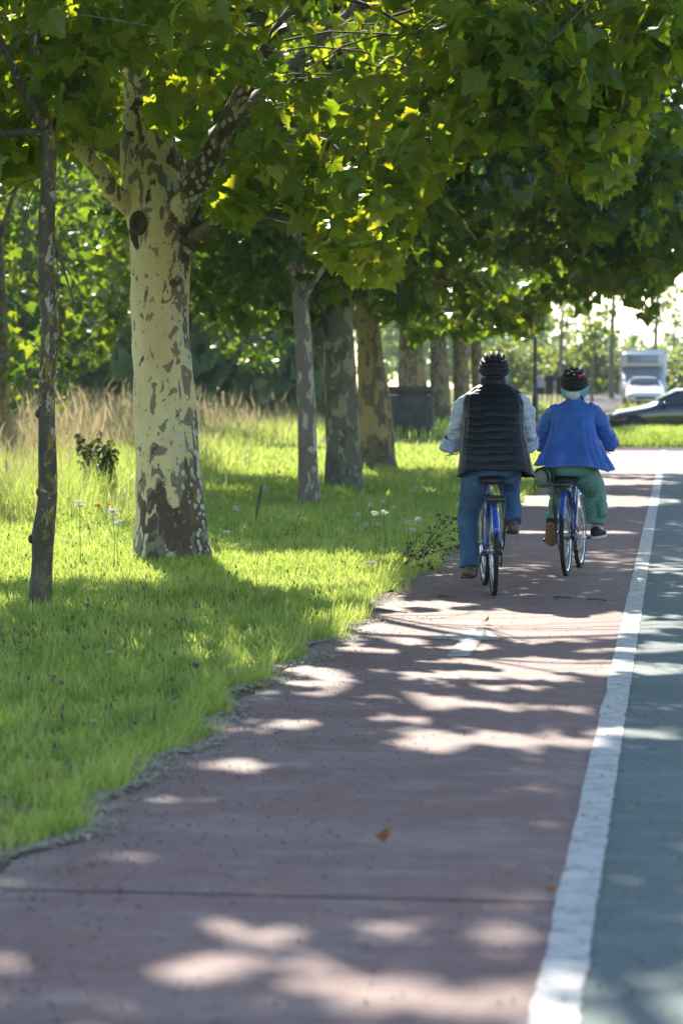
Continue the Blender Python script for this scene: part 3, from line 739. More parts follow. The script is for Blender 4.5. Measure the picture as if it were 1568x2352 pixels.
mbv.loft([rings[-1], [p+(Vector((.018, .462, p.z))-p).normalized()*.007 for p in rings[-1]], top_in], caps=(False, False))
vest = mbv.build('vest', M['vest'], man); wrinkle(vest, .007, (6, 6, 9), 12); wrinkle(vest, .0035, (26, 26, 30), 14)
# hair net bulging below the helmet, then the helmet
b = MB(); rings = []
for z, hw, hd in ((1.555, .090, .09), (1.575, .104, .100), (1.605, .113, .110), (1.64, .114, .114), (1.67, .108, .114), (1.70, .096, .108)):
    rings.append([hc*Vector((1, 1, 0)).length*0 + Vector((hc.x+hw*math.cos(a)*(1+.05*math.sin(9*a)), hc.y-.005+hd*math.sin(a)*(1 if math.sin(a) > -.3 else .86), z+.012*math.sin(5*a)+.02*max(0, -math.sin(a)))) for a in [2*PI*k/44 for k in range(44)]])
nt_ = MB().loft(rings, caps=(False, False)).build('hair_net', M['net'], man); wrinkle(nt_, .010, (24, 24, 24), 2)
hm, E_ = helmet(man, (hc.x, hc.y-.01, 1.668), M['helmet'], 'plain', .16, 1.0)
st = MB(); st.tube([E_(-1.9, -.1, .9), hc+Vector((-.085, .02, .06)), hc+Vector((-.02, .07, -.02))], .006, 6); st.tube([E_(1.9, -.1, .9), hc+Vector((.085, .02, .06)), hc+Vector((.02, .07, -.02))], .006, 6)
st.build('strap', M['strap'], hm)
MB().tube([E_(-.7, -.28, .86), E_(0, -.50, .84), E_(.7, -.28, .86)], [.008, .016, .008], 8, sx=.5).build('fit_dial', M['trim'], hm)

# ---- the woman ---------------------------------------------------------------
wom = thing('person', P_WOM, 'woman in a blue jacket and green patterned culottes riding the farther bicycle', 'person', RZ_WOM, 'cyclists side by side')
b = MB(); hc = Vector((.012, .46, 1.435))
head_rings(b, hc, 0, .96)
b.tube([(.008, .40, 1.30), (.01, .42, 1.39), (.012, .45, 1.47)], [.07, .052, .05], 14)
tor = [(.865, .13, .10, .21), (.92, .16, .115, .21), (1.02, .15, .11, .25), (1.15, .15, .105, .30), (1.27, .165, .10, .355), (1.35, .12, .08, .39), (1.4, .055, .05, .41)]
b.loft([[Vector((hw*math.cos(a)+.005, cy+hd*math.sin(a), z)) for a in [2*PI*k/24 for k in range(24)]] for z, hw, hd, cy in tor])
for s in (-1, 1):
    el = Vector((.30, .48, 1.10)) if s > 0 else Vector((-.275, .46, 1.10))
    b.tube([(s*.145, .375, 1.345), (s*.22, .42, 1.24), el], [.050, .044, .038], 12)
    b.tube([el, el.lerp(Vector((s*.285, .72, 1.045)), .5), (s*.285, .72, 1.045)], [.038, .034, .025], 12)
    hand(b, Vector((s*.272, .775, 1.026)), s, (s*.93, -.36, -.03))
LH, RH = Vector((-.095, .22, .86)), Vector((.10, .22, .86))
LK, RK = Vector((-.125, .56, .62)), Vector((.165, .60, .70))
LA, RA = Vector((-.150, .19, .425)), Vector((.185, .575, .375))
for h_, k_, a_ in ((LH, LK, LA), (RH, RK, RA)):
    b.tube([h_, h_.lerp(k_, .5), k_], [.082, .072, .056], 12); b.tube([k_, k_.lerp(a_, .35), a_.lerp(k_, .08), a_], [.054, .053, .036, .036], 12)
lt = Vector((-.02, .62, -.78)).normalized(); rt = Vector((.22, 1, .03)).normalized()
for a_, t_ in ((LA, lt), (RA, rt)):
    b.tube([a_, a_+t_*.06-Vector((0, 0, .03)), a_+t_*.12-Vector((0, 0, .03))], [.034, .032, .026], 10)
body = b.build('body', M['skin'], wom); bake(body, .0055, 3); eyes(wom, hc, .96)
# culottes
b = MB()
b.loft([[Vector((hw*math.copysign(abs(math.cos(a))**.85, math.cos(a))+.008, cy+hd*math.sin(a), z)) for a in [2*PI*k/28 for k in range(28)]] for z, hw, hd, cy in ((.80, .12, .10, .24), (.82, .18, .14, .235), (.855, .215, .158, .23), (.91, .212, .155, .23), (.98, .19, .135, .25))])
b.tube([RH, RH.lerp(RK, .35), RH.lerp(RK, .75), RK+Vector((0, .01, -.01))], [.118, .116, .104, .098], 20)
b.tube([LH, LH.lerp(LK, .35), LH.lerp(LK, .75), LK], [.116, .106, .088, .078], 20)
b.tube([RK, RK.lerp(RA, .25), RK.lerp(RA, .55)+Vector((.0, -.02, 0)), RK.lerp(RA, .90)+Vector((-.005, -.03, 0))], [.096, .096, .088, .074], 20)
b.tube([RK.lerp(RA, .15)+Vector((.04, -.03, 0)), RK.lerp(RA, .45)+Vector((.065, -.09, 0)), RK.lerp(RA, .70)+Vector((.085, -.14, .0))], [.035, .045, .035], 14)
b.tube([LK, LK.lerp(LA, .35), LK.lerp(LA, .75)+Vector((0, 0, 0)), LK.lerp(LA, .86)], [.076, .072, .062, .060], 20)
cu = b.build('culottes', M['culottes'], wom); bake(cu, .009, 4)
wrinkle(cu, .014, (12, 12, 6), 6, lambda p: .25+.9*max(0, min(1, (.78-p.z)/.15)))
shoe(wom, LA, lt, M['shoe_black'], M['sole_tan'], L=.25); shoe(wom, RA, rt, M['shoe_black'], M['sole_white'], L=.25)
# jacket
tab = [(0.0, .318, .205, .205, .895), (.04, .312, .205, .207, .915), (.2, .268, .188, .225, .985), (.38, .222, .168, .262, 1.07), (.56, .190, .145, .30, 1.16), (.74, .183, .128, .345, 1.27), (.86, .182, .112, .375, 1.34), (.915, .165, .094, .395, 1.378), (.95, .115, .078, .410, 1.405), (.975, .075, .066, .42, 1.425), (1.0, .070, .064, .428, 1.462)]
NZ, NT = 96, 112; rings = []
for i in range(NZ+1):
    t = i/NZ; hw, hd, cy, z = interp(tab, t); ring = []
    for k in range(NT):
        a = 2*PI*k/NT; c_, s_ = math.cos(a), math.sin(a)
        x = hw*math.copysign(abs(c_)**.8, c_); y = hd*math.copysign(abs(s_)**.8, s_)
        f = (1-t)**1.6
        fold = f*(.018*math.sin(9*a+.6)+.010*math.sin(17*a+2)+.022*math.exp(-((c_-.62)/.07)**2)*(s_ < 0)-.026*math.exp(-((c_-.74)/.05)**2)*(s_ < 0)-.03*math.exp(-((c_+.70)/.05)**2)*(s_ < 0)+.02*math.exp(-((c_+.58)/.06)**2)*(s_ < 0))
        seam = -.004*(math.exp(-((c_-.78)/.02)**2)+math.exp(-((c_+.78)/.02)**2))*(t < .9)
        hem = .004*math.exp(-((t-.045)/.010)**2)*-1
        n = Vector((c_, s_*1.2, 0)).normalized()
        zz = z - (.030*max(0, c_) - .012*max(0, -c_))*(1-t)**4 + .012*math.sin(4*a+.5)*(1-t)**5 - .03*max(0, abs(c_)-.8)*5*(1-t)**6*.3
        ring.append(Vector((x+.022*(1-t)+.010, cy+y, zz)) + n*(fold+seam+hem))
    rings.append(ring)
mbj = MB(); mbj.loft(rings, caps=(False, False))
inn = [[p+(Vector((.01, .23, p.z))-p).normalized()*.008 for p in rings[j]] for j in (0, 10)]
mbj.loft([rings[0], inn[0], inn[1]], caps=(False, False))
jk = mbj.build('jacket', M['jacket'], wom); wrinkle(jk, .011, (7, 7, 6), 21, lambda p: .5+.5*(p.z < 1.2)); wrinkle(jk, .006, (20, 20, 9), 33)
b = MB()
for s in (-1, 1):
    if s > 0: P_ = [(.115, .375, 1.362), (.165, .385, 1.325), (.222, .41, 1.255), (.268, .45, 1.165), (.293, .50, 1.095), (.297, .58, 1.07), (.29, .66, 1.055)]
    else: P_ = [(-.10, .375, 1.362), (-.152, .385, 1.322), (-.205, .40, 1.25), (-.243, .43, 1.16), (-.262, .47, 1.095), (-.275, .57, 1.07), (-.28, .66, 1.05)]
    b.tube([Vector(p)+Vector((.006, 0, 0)) for p in P_], [.062, .074, .072, .068, .066, .058, .052], 20)
sl = b.build('sleeves', M['jacket'], wom); bake(sl, .009, 3); wrinkle(sl, .017, (11, 11, 16), 9); wrinkle(sl, .007, (24, 24, 36), 3)
# white hair, net, helmet
b = MB(); b.ball(hc+Vector((0, -.02, .085)), (.080, .086, .085), 20, 12); b.ball(hc+Vector((0, -.085, .050)), (.062, .046, .052), 20, 12); hr = b.build('hair', M['hair_white'], wom); wrinkle(hr, .008, (30, 30, 30), 1)
b = MB(); rings = []
for z, hw, hd in ((1.452, .080, .080), (1.47, .098, .094), (1.50, .109, .106), (1.53, .113, .112), (1.56, .108, .112), (1.59, .097, .106)):
    R_ = []
    for k in range(44):
        a = 2*PI*k/44
        R_.append(Vector((hc.x+hw*math.cos(a)*(1+.05*math.sin(11*a)), hc.y-.010+hd*math.sin(a)*(1+.04*math.sin(13*a)), z+.010*math.sin(7*a))))
    rings.append(R_)
nt_ = MB().loft(rings, caps=(False, False)).build('hair_net', M['net'], wom); wrinkle(nt_, .010, (24, 24, 24), 4)
hm, E_ = helmet(wom, (hc.x, hc.y-.01, 1.568), M['helmet'], 'red', .14, .98)
st = MB(); st.tube([E_(.25, -.35, .90), hc+Vector((.062, -.085, .035)), hc+Vector((.083, -.05, -.01)), hc+Vector((.03, .06, -.03))], .0065, 8)
st.tube([E_(1.4, -.1, .95), hc+Vector((.10, -.01, .06)), hc+Vector((.04, .06, -.02))], .006, 8)
st.tube([E_(-1.5, -.1, .95), hc+Vector((-.095, .0, .06)), hc+Vector((-.04, .06, -.02))], .006, 8)
st.build('strap', M['strap'], hm)
MB().tube([E_(-.6, -.32, .86), E_(0, -.48, .84), E_(.6, -.32, .86)], [.008, .014, .008], 8, sx=.5).build('fit_dial', M['trim'], hm)
# waist bag hanging at her left hip
bag = thing('waist_bag', P_WOM, 'sage green waist bag with black straps hanging at the woman\'s left hip', 'bag', RZ_WOM)
b = MB(); rings = []
for t, r in ((0, .025), (.04, .058), (.15, .078), (.35, .084), (.6, .084), (.85, .078), (.96, .058), (1, .025)):
    c_ = Vector((-.222, .02, .795)).lerp(Vector((-.155, .16, .80)), t) + Vector((0, 0, .006*math.sin(3*t)))
    d = Vector((.067, .14, 0)).normalized(); u = Vector((0, 0, 1)); w = d.cross(u)
    rings.append([c_+u*(r*math.sin(a)*1.0)+w*(r*math.cos(a)*.86) for a in [2*PI*k/22 for k in range(22)]])
pb = MB().loft(rings).build('pouch', M['bag'], bag); wrinkle(pb, .010, (16, 16, 10), 5)
sb = MB()
d = Vector((.067, .14, 0)).normalized(); w = d.cross(Vector((0, 0, 1)))
for t in (.10, .42):
    c_ = Vector((-.222, .02, .795)).lerp(Vector((-.155, .16, .80)), t); r = .0825 if t < .3 else .089
    sb.tube([c_+Vector((0, 0, 1))*(r*math.sin(a))+w*(r*.88*math.cos(a)) for a in [PI*(-.1+1.1*k/14) for k in range(15)]], .011, 6, sy=.3)
sb.tube([(-.10, .075, .80), (-.105, .065, .86), (-.09, .06, .93)], .012, 6, sx=.35)
sb.tube([(-.255, .01, .78), (-.268, -.0, .73), (-.255, -.005, .69)], .012, 6, sx=.4)
sb.build('strap', M['strap'], bag)
# ------------------------------------------------------------------ terrain, paths, markings
def smooth(a, b, x):
    t = np.clip((np.asarray(x, float)-a)/(b-a), 0, 1); return t*t*(3-2*t)
def terrain(x, y):
    x = np.asarray(x, float); y = np.asarray(y, float)
    lawn = smooth(2.3, 4.0, -x)*(.030*np.sin(x*1.3+.4)*np.sin(y*.45)+.018*np.sin(x*2.9+y*1.1))*smooth(0, 2, 66-y)
    far = smooth(70, 150, y)*.75
    bank = smooth(-2.6, -1.2, x)*smooth(70.2, 71.6, y)*(1-smooth(74, 78, y))*.26
    mound = smooth(150, 185, y)*smooth(-40, -8, x)*.9
    return lawn + far + bank + mound
xs = np.unique(np.concatenate([np.linspace(-420, -40, 39), np.linspace(-40, -12, 29), np.linspace(-12, 6, 73), np.linspace(6, 40, 18), np.linspace(40, 420, 39)]))
ys = np.unique(np.concatenate([np.linspace(-60, 0, 13), np.linspace(0, 90, 181), np.linspace(90, 220, 66), np.linspace(220, 900, 35)]))
X, Y = np.meshgrid(xs, ys); Z = terrain(X, Y)
nx, ny = len(xs), len(ys)
I = np.arange(nx*ny).reshape(ny, nx)
Fq = np.stack([I[:-1, :-1], I[:-1, 1:], I[1:, 1:], I[1:, :-1]], -1).reshape(-1, 4)
props(link('ground', npmesh('ground', np.stack([X, Y, Z], -1).reshape(-1, 3), Fq), M['soil']), kind='structure')

def strip(name, left, right, y0, y1, n, z, mat, jl=0.0, jr=0.0, seed=0, follow=False):
    """a flat sheet between two edge curves; jl / jr roughen the edges"""
    V = []; F = []
    for i in range(n+1):
        y = lerp(y0, y1, i/n); k = Vector((0, y*1.3, seed)); k2 = Vector((3, y*6.0, seed))
        l = left(y) + jl*(mnoise.noise(k)+.6*mnoise.noise(k2)); r = right(y) + jr*(mnoise.noise(k*2+Vector((9, 0, 0)))+mnoise.noise(k2*2))
        for j in range(9):
            x = lerp(l, r, j/8); V.append((x, y, z + (float(terrain(x, y)) if follow else 0)))
    for i in range(n):
        for j in range(8): F.append((i*9+j, i*9+j+1, i*9+j+10, i*9+j+9))
    return props(MB().raw(V, F).build(name, mat), kind='structure')
strip('dirt_edge', lambda y: -2.62, lambda y: -1.96, -2, 67, 500, .004, M['dirt'], .10, 0, 4)
strip('red_path', lambda y: -2.10, lambda y: -.28, -6, 66.5, 900, .010, M['path_red'], .055, 0, 1)
strip('green_path', lambda y: -.275, lambda y: 2.3, -6, 66.5, 60, .010, M['path_green'])
strip('pale_pavement', lambda y: -9, lambda y: 9, 66.52, 70.0, 10, .012, M['concrete'])
strip('far_path', lambda y: -5.0-.010*(y-70), lambda y: -3.0+.004*(y-70), 70.02, 165, 80, .02, M['far_path'], follow=True)
strip('painted_line', lambda y: -.342, lambda y: -.222, -6, 66.5, 2600, .015, M['paint'], .008, .008, 8)
# slab joint across the path
V = []; F = []
yj = float(gnd(650, 2066)[1])
for i in range(61):
    x = lerp(-2.05, -.345, i/60); o = .010*mnoise.noise(Vector((x*4, 0, 1)))
    V += [(x, yj+o-.008-.05*(x+1.2)*.2, .0125), (x, yj+o+.008-.05*(x+1.2)*.2, .0125)]
    if i: F.append((2*i-2, 2*i, 2*i+1, 2*i-1))
props(MB().raw(V, F).build('path_joint', simple('dark_joint', (.10, .065, .06), .9, var=.7, vs=25)), kind='structure')
# faded arrow
tip, hl, hr = gnd(1102, 1447), gnd(979, 1472.5), gnd(1186, 1476)
s1, s2, s3, s4 = gnd(1056, 1474.5), gnd(1105, 1474.8), gnd(1077, 1513.5), gnd(1025, 1513.5)
def jag(a, b, n=14, k=.008):
    return [Vector(a).lerp(Vector(b), i/n)+Vector((mnoise.noise(Vector((i*.9, a[0]*5, 1))), 3*mnoise.noise(Vector((i*.9, b[1], 5))), 0))*k for i in range(n)]
c0 = (hl+hr)/2; outl = jag(tip, hl)+jag(hl, s1)+jag(s1, s4)+jag(s4, s3)+jag(s3, s2)+jag(s2, hr*.55+s2*.45, 10)+jag(hr*.55+s2*.45, tip*.8+hr*.2, 10)
outl = [Vector((p[0], p[1], .0145)) for p in outl]
mb = MB(); mb.raw(outl, [tuple(range(len(outl)))])
props(mb.build('painted_arrow', M['paint_worn'], smooth=False), kind='structure')
ed = MB()
a_, b_ = Vector((*tip[:2], .0142)), Vector((*hr[:2], .0142))
for i in range(16):
    p, q = a_.lerp(b_, i/16), a_.lerp(b_, (i+.7+.3*rnd.random())/16); w = Vector((.010, .0, 0))+Vector((0, .05, 0))*rnd.random()
    ed.raw([p, q, q-w*.6, p-w*.6], [(0, 3, 2, 1)])
props(ed.build('arrow_edge', M['paint_worn'], smooth=False), kind='structure')

# ------------------------------------------------------------------ grass (uncountable blades)
def blades(n_, x, y, h, w, lean, segs_mid=.55, z=None, az=None):
    n_ = len(x); z = terrain(x, y) if z is None else z
    az = rng.uniform(0, 2*PI, n_) if az is None else az
    dx, dy = np.cos(az), np.sin(az); fa = rng.uniform(0, PI, n_); wx, wy = np.cos(fa)*w/2, np.sin(fa)*w/2
    B = np.stack([x, y, z-.01], -1); Wv = np.stack([wx, wy, np.zeros(n_)], -1)
    D = np.stack([dx, dy, np.zeros(n_)], -1)
    m = B + D*(lean*.35*h)[:, None] + np.stack([np.zeros(n_)]*2+[h*segs_mid], -1)
    t = B + D*(lean*h)[:, None] + np.stack([np.zeros(n_)]*2+[h*np.clip(1-.35*lean**2, .25, 1)], -1)
    V = np.stack([B-Wv, B+Wv, m+Wv*.8, m-Wv*.8, t], 1).reshape(-1, 3)
    b = (np.arange(n_)*5)[:, None]
    F = np.concatenate([b+np.array([0, 1, 2]), b+np.array([0, 2, 3]), b+np.array([3, 2, 4])], 1).reshape(-1, 3)
    return V, F
def join(parts):
    V = []; F = []; o = 0
    for v, f in parts: V.append(v); F.append(f+o); o += len(v)
    return np.concatenate(V), np.concatenate(F)
def lawn_edge(y): return -2.13 + .10*np.sin(y*1.7+1)*np.sin(y*.63)+.06*np.sin(y*5.1)
def scatter(n, y0, y1, xmin):
    y = y0+(y1-y0)*rng.random(n); lo = xmin(y); x = lo+(lawn_edge(y)-lo)*rng.random(n); return x, y
xl = lambda y: -(.262*y+3.0)
parts = []
for y0, y1, n, hh, ww in ((5.5, 9, 43000, .09, .0075), (9, 13, 62000, .085, .0075), (13, 19, 92000, .08, .008), (19, 27, 108000, .085, .010), (27, 38, 100000, .105, .013), (38, 52, 80000, .13, .018), (52, 70, 60000, .15, .026)):
    x, y = scatter(n, y0, y1, xl)
    tone = np.sin(x*2.1+y*.8)*np.sin(x*.9-y*1.3)
    tuft = np.sin(x*13+2*np.sin(y*4))*np.sin(y*9+2*np.sin(x*5))
    h = hh*(.35+1.0*rng.random(n)**1.6)*(1+.25*tone+.35*tuft); lean = rng.uniform(.1, .95, n)
    kp = (tuft > -.55) | (rng.random(n) < .35); x, y, h, lean = x[kp], y[kp], h[kp], lean[kp]; n = len(x)
    parts.append(blades(n, x, y, h, ww*rng.uniform(.7, 1.3, n), lean))
# longer tufts hanging over the path edge
cy_ = np.sort(rng.uniform(5.5, 66, 620)); 
for c in cy_:
    k = rng.integers(14, 34); ex = float(lawn_edge(c))+rng.normal(0, .04)
    x = ex-np.abs(rng.normal(0, .05, k)); y = c+rng.normal(0, .06, k)
    az = rng.normal(-.3, 1.3, k); h = rng.uniform(.06, .16, k)*(1+.4*rng.random()); wk = .005 if c < 25 else .009
    parts.append(blades(k, x, y, h, np.full(k, wk), rng.uniform(.2, 1.0, k), az=az))
V, F = join(parts)
props(link('lawn_grass', npmesh('lawn_grass', V, F), M['grass']), 'bright green lawn grass growing along the left edge of the red path', 'grass', kind='stuff')

# dark seed heads of plantain and faded clover standing in the lawn
n = 600; y = 8+24*rng.random(n); lo = xl(y); x = lo+(lawn_edge(y)-lo-.1)*rng.random(n); h = rng.uniform(.09, .17, n)
a = blades(n, x, y, h, np.full(n, .004), rng.uniform(.0, .25, n), .6)
zt = terrain(x, y)+h*.86; b_ = blades(n, x, y, np.full(n, .03), np.full(n, .011), np.full(n, .05), .5, z=zt)
c_ = blades(n, x, y, np.full(n, .03), np.full(n, .014), np.full(n, .05), .5, z=zt)
V, F = join([b_, c_, (a[0], a[1])])
props(link('seed_heads', npmesh('seed_heads', V, F), simple('brown_seed_head', (.15, .10, .07), .8)), 'small brown seed heads dotted over the lawn', 'seed heads', kind='stuff')
# verge beyond the end of the path
parts = []
n = 26000; x = rng.uniform(-3.2, 5, n); y = rng.uniform(70.2, 77, n)
parts.append(blades(n, x, y, rng.uniform(.14, .36, n), np.full(n, .02), rng.uniform(.1, .7, n)))
n = 30000; x = rng.uniform(-30, 8, n); y = rng.uniform(78, 130, n); keep = ~((x > -6.0) & (x < -2.4))
x, y = x[keep], y[keep]; n = len(x)
parts.append(blades(n, x, y, rng.uniform(.15, .5, n), np.full(n, .04), rng.uniform(.1, .7, n)))
V, F = join(parts)
props(link('verge_grass', npmesh('verge_grass', V, F), M['grass']), 'sunlit long grass on the bank beyond the end of the path', 'grass', kind='stuff')
# tall dry meadow grass
def tall_edge(y): return np.where(y < 60, -6.9-.125*(y-33), -10.3-.05*(y-60))
parts = []; hv = []
n = 23000; y = 30+62*rng.random(n)**1.15; hi = tall_edge(y)+.8*np.sin(y*.8)+rng.normal(0, .35, n); lo = -(.27*y+2); x = lo+(hi-lo)*rng.random(n)
clump = .5+.5*np.sin(x*1.1+2)*np.sin(y*.55+x*.3); depth = smooth(0, 2.2, hi-x)
h = (.28+.65*depth*(.45+.55*clump))*rng.uniform(.6, 1.15, n)*np.where(y < 45, .8, 1.5)
parts.append(blades(n, x, y, h, np.where(y < 45, .008, .014), rng.uniform(.05, .55, n), .6))
sel = rng.random(n) < .16                                    # seed heads
xs_, ys_, hs_ = x[sel], y[sel], h[sel]*1.15; k = len(xs_)
zz = terrain(xs_, ys_)+hs_*.78
parts.append(blades(k, xs_+rng.normal(0, .02, k), ys_, hs_*.34, np.where(ys_ < 45, .022, .035), rng.uniform(.1, .8, k), .5, z=zz))
V, F = join(parts)
props(link('tall_dry_grass', npmesh('tall_dry_grass', V, F), M['grass_dry']), 'tall straw coloured dry grass standing in the meadow behind the tree trunks', 'dry grass', kind='stuff')
n = 60000; y = 30+60*rng.random(n); hi = tall_edge(y)+rng.normal(.1, .6, n); lo = -(.27*y+2); x = lo+(hi-lo)*rng.random(n)
V, F = blades(n, x, y, rng.uniform(.15, .75, n), np.where(y < 45, .010, .018), rng.uniform(.1, .9, n))
props(link('meadow_grass', npmesh('meadow_grass', V, F), M['grass']), 'rough green meadow grass growing among the tall dry stalks', 'grass', kind='stuff')
# grit and crumbs lying on the path
n = 5200; y = 6+24*rng.random(n)**1.2; x = np.where(rng.random(n) < .5, lawn_edge(y)+.05+np.abs(rng.normal(0, .35, n)), rng.uniform(-2.0, 1.0, n)); s_ = rng.uniform(.002, .0075, n)
a = rng.uniform(0, 6.3, n); c = np.stack([x, y, np.full(n, .0165)], -1); tri = []
for k in range(4):
    q = a+k*PI/2; rr_ = s_*rng.uniform(.6, 1.2, n); tri.append(c+np.stack([np.cos(q)*rr_, np.sin(q)*rr_*1.3, np.zeros(n)], -1))
tri.append(c+np.stack([np.zeros(n), np.zeros(n), s_*.8], -1)); V = np.stack(tri, 1).reshape(-1, 3)
F = ((np.arange(n)*5)[:, None, None]+np.array([[0, 1, 4], [1, 2, 4], [2, 3, 4], [3, 0, 4]])[None]).reshape(-1, 3)
props(link('path_grit', npmesh('path_grit', V, F), simple('dark_grit', (.07, .05, .04), .9, var=.6, vs=30)), 'dark grit and crumbs of soil scattered over the red path', 'grit', kind='stuff')
# clippings and debris on the edge
n = 14000; y = 5.5+30*rng.random(n)**1.3; x = lawn_edge(y)+.02+np.abs(rng.normal(0, .055, n))*(.5+.9*np.sin(y*2.2)**2)
L = rng.uniform(.005, .026, n); az = rng.uniform(0, PI, n); w = rng.uniform(.0015, .006, n)
d = np.stack([np.cos(az), np.sin(az), rng.uniform(-.1, .3, n)], -1)*L[:, None]; s_ = np.stack([-np.sin(az), np.cos(az), rng.uniform(-.4, .4, n)], -1)*w[:, None]
c = np.stack([x, y, np.full(n, .016)+rng.uniform(0, .012, n)], -1)
V = np.stack([c-d-s_, c+d-s_, c+d+s_, c-d+s_], 1).reshape(-1, 3); F = (np.arange(n)*4)[:, None]+np.arange(4)
props(link('grass_clippings', npmesh('grass_clippings', V, F), M['clip']), 'pale dry grass clippings and debris strewn along the path edge', 'clippings', kind='stuff')
# ------------------------------------------------------------------ plane trees
LEAF_R = [(0, 0), (.12, -.06), (.30, -.12), (.37, -.03), (.50, .02), (.46, .12), (.56, .20), (.58, .32), (.76, .50), (.56, .50), (.50, .58), (.38, .56), (.40, .70), (.25, .76), (.20, .90), (0, 1.08)]
def leaf_template(fine=True):
    R = LEAF_R if fine else [(0, 0), (.36, -.10), (.66, .42), (.36, .62), (0, 1.05)]
    pts = [(0, .22)] + R + [(-x, y) for x, y in R[1:-1]]
    k = len(R); F = [(0, 1+i, 2+i) for i in range(k-1)]
    L = [1] + list(range(k+1, len(pts))) + [k]
    F += [(0, L[i+1], L[i]) for i in range(len(L)-1)]
    return np.array(pts, float), np.array(F)
TPL = {True: leaf_template(True), False: leaf_template(False)}
# sunlit places on the ground, measured in the photograph: centre px, centre py, half width, half height
LIT = [(1150, 1437, 380, 38), (880, 1434, 150, 26), (980, 1392, 90, 8), (1420, 1500, 90, 6), (820, 1500, 70, 5), (700, 1600, 60, 5), (1250, 1635, 70, 5), (1180, 1585, 60, 5), (560, 1690, 50, 6), (900, 1655, 60, 5), (730, 1545, 105, 11), (1112, 1712, 200, 19), (425, 1845, 50, 6), (345, 1985, 55, 6),
       (225, 2083, 8, 7), (310, 2116, 26, 7), (420, 2144, 50, 6), (560, 2160, 40, 4), (720, 2140, 50, 4), (455, 2240, 45, 18), (560, 2222, 40, 6), (50, 2325, 80, 20), (70, 2235, 25, 14),
       (830, 2258, 40, 8), (1130, 1556, 170, 9), (1290, 1542, 130, 8), (960, 1608, 65, 8), (1060, 1626, 62, 7), (1235, 1525, 190, 9), (750, 1575, 60, 8),
       (660, 1668, 52, 11), (920, 1477, 55, 6), (1075, 1492, 50, 8), (570, 1765, 60, 12), (1500, 1540, 60, 10), (1520, 1490, 60, 14), (1500, 1690, 60, 10), (1340, 1152, 190, 15), (1350, 1108, 170, 8), (1300, 1225, 120, 4),
       (1300, 1060, 300, 20), (150, 1292, 190, 55), (650, 1315, 175, 48), (800, 1355, 110, 34), (680, 1065, 230, 30), (960, 1055, 120, 26), (150, 1120, 200, 70), (60, 1250, 110, 60), (560, 1375, 60, 10), (330, 1330, 60, 12)]
GAP = []
for px, py, w, h in LIT:
    c = gnd(px, py); a = gnd(px, py-h); bq = gnd(px, py+h); sx = w/F_PX*c[1]
    GAP.append((c[0], c[1], sx, (a[1]-bq[1])/2, (a[0]-bq[0])/max(a[1]-bq[1], 1e-6)))
def in_gap(P):
    g = P - SUN[None]*(P[:, 2:3]/SUN[2])
    k = np.zeros(len(P), bool); wob = 1+.45*np.sin(g[:, 0]*11+2*np.sin(g[:, 1]*3))*np.cos(g[:, 1]*5+g[:, 0]*6)
    for x, y, sx, sy, sh in GAP:
        dy = g[:, 1]-y; dx = g[:, 0]-x-dy*sh
        k |= (dx/(sx*1.15+.10))**2+(dy/(sy+.10))**2 < wob
    # thinner leaf cover over the lawn and round the riders, where the photograph shows half light
    hsh = np.modf(np.abs(np.sin(P[:, 0]*127.1+P[:, 1]*311.7+P[:, 2]*74.7)*43758.5))[0]
    k |= (g[:, 0] < -2.2) & (hsh < .45)
    k |= (np.abs(g[:, 0]+1.0) < 1.4) & (g[:, 1] > 15.2) & (g[:, 1] < 22.5) & (hsh < .22)
    k |= (hsh < .06) & (g[:, 1] > 10)
    return k
def leaves(centres, crad, per, size, hang=.55, seed=0):
    r = np.random.default_rng(seed); n = len(centres)*per
    C = np.repeat(centres, per, 0)
    off = r.normal(0, 1, (n, 3)); off /= np.linalg.norm(off, axis=1)[:, None]; off *= (r.random(n)**.5)[:, None]
    P = C + off*np.array([crad, crad, crad*.62])
    az = np.arctan2(off[:, 1], off[:, 0])+r.normal(0, .9, n); dr = -hang*r.uniform(.1, 2.0, n)
    D = np.stack([np.cos(az), np.sin(az), dr], -1); D /= np.linalg.norm(D, axis=1)[:, None]
    U = np.stack([r.normal(0, .55, n), r.normal(0, .55, n), np.ones(n)], -1)
    N = U - D*(U*D).sum(1)[:, None]; N /= np.linalg.norm(N, axis=1)[:, None]
    S = np.cross(D, N)
    return P, D, N, S, size*r.uniform(.45, 1.4, n), r.uniform(-.1, .6, n), r.uniform(.0, .55, n)
def leaf_mesh(name, L, fine):
    P, D, N, S, sz, fold, droop = L; T, F = TPL[fine]
    u, v = T[:, 0], T[:, 1]
    w = fold[:, None]*np.abs(u)[None]-droop[:, None]*(v**2)[None] + (0.06*np.sin(9*u+5*v))[None]+(np.sin(P.sum(1)*91)*.35)[:, None]*(u*v)[None]
    V = P[:, None]+sz[:, None, None]*(u[None, :, None]*S[:, None]+v[None, :, None]*D[:, None]+w[..., None]*N[:, None])
    k = len(T); FF = (np.arange(len(P))*k)[:, None, None]+F[None]
    me = npmesh(name, V.reshape(-1, 3), FF.reshape(-1, 3))
    if fine:
        uv = me.uv_layers.new(name='leaf'); uv.data.foreach_set('uv', np.ascontiguousarray(T[F.ravel()][None].repeat(len(P), 0).reshape(-1), np.float32))
    return me
def sel(L, k): return tuple(a[k] for a in L)
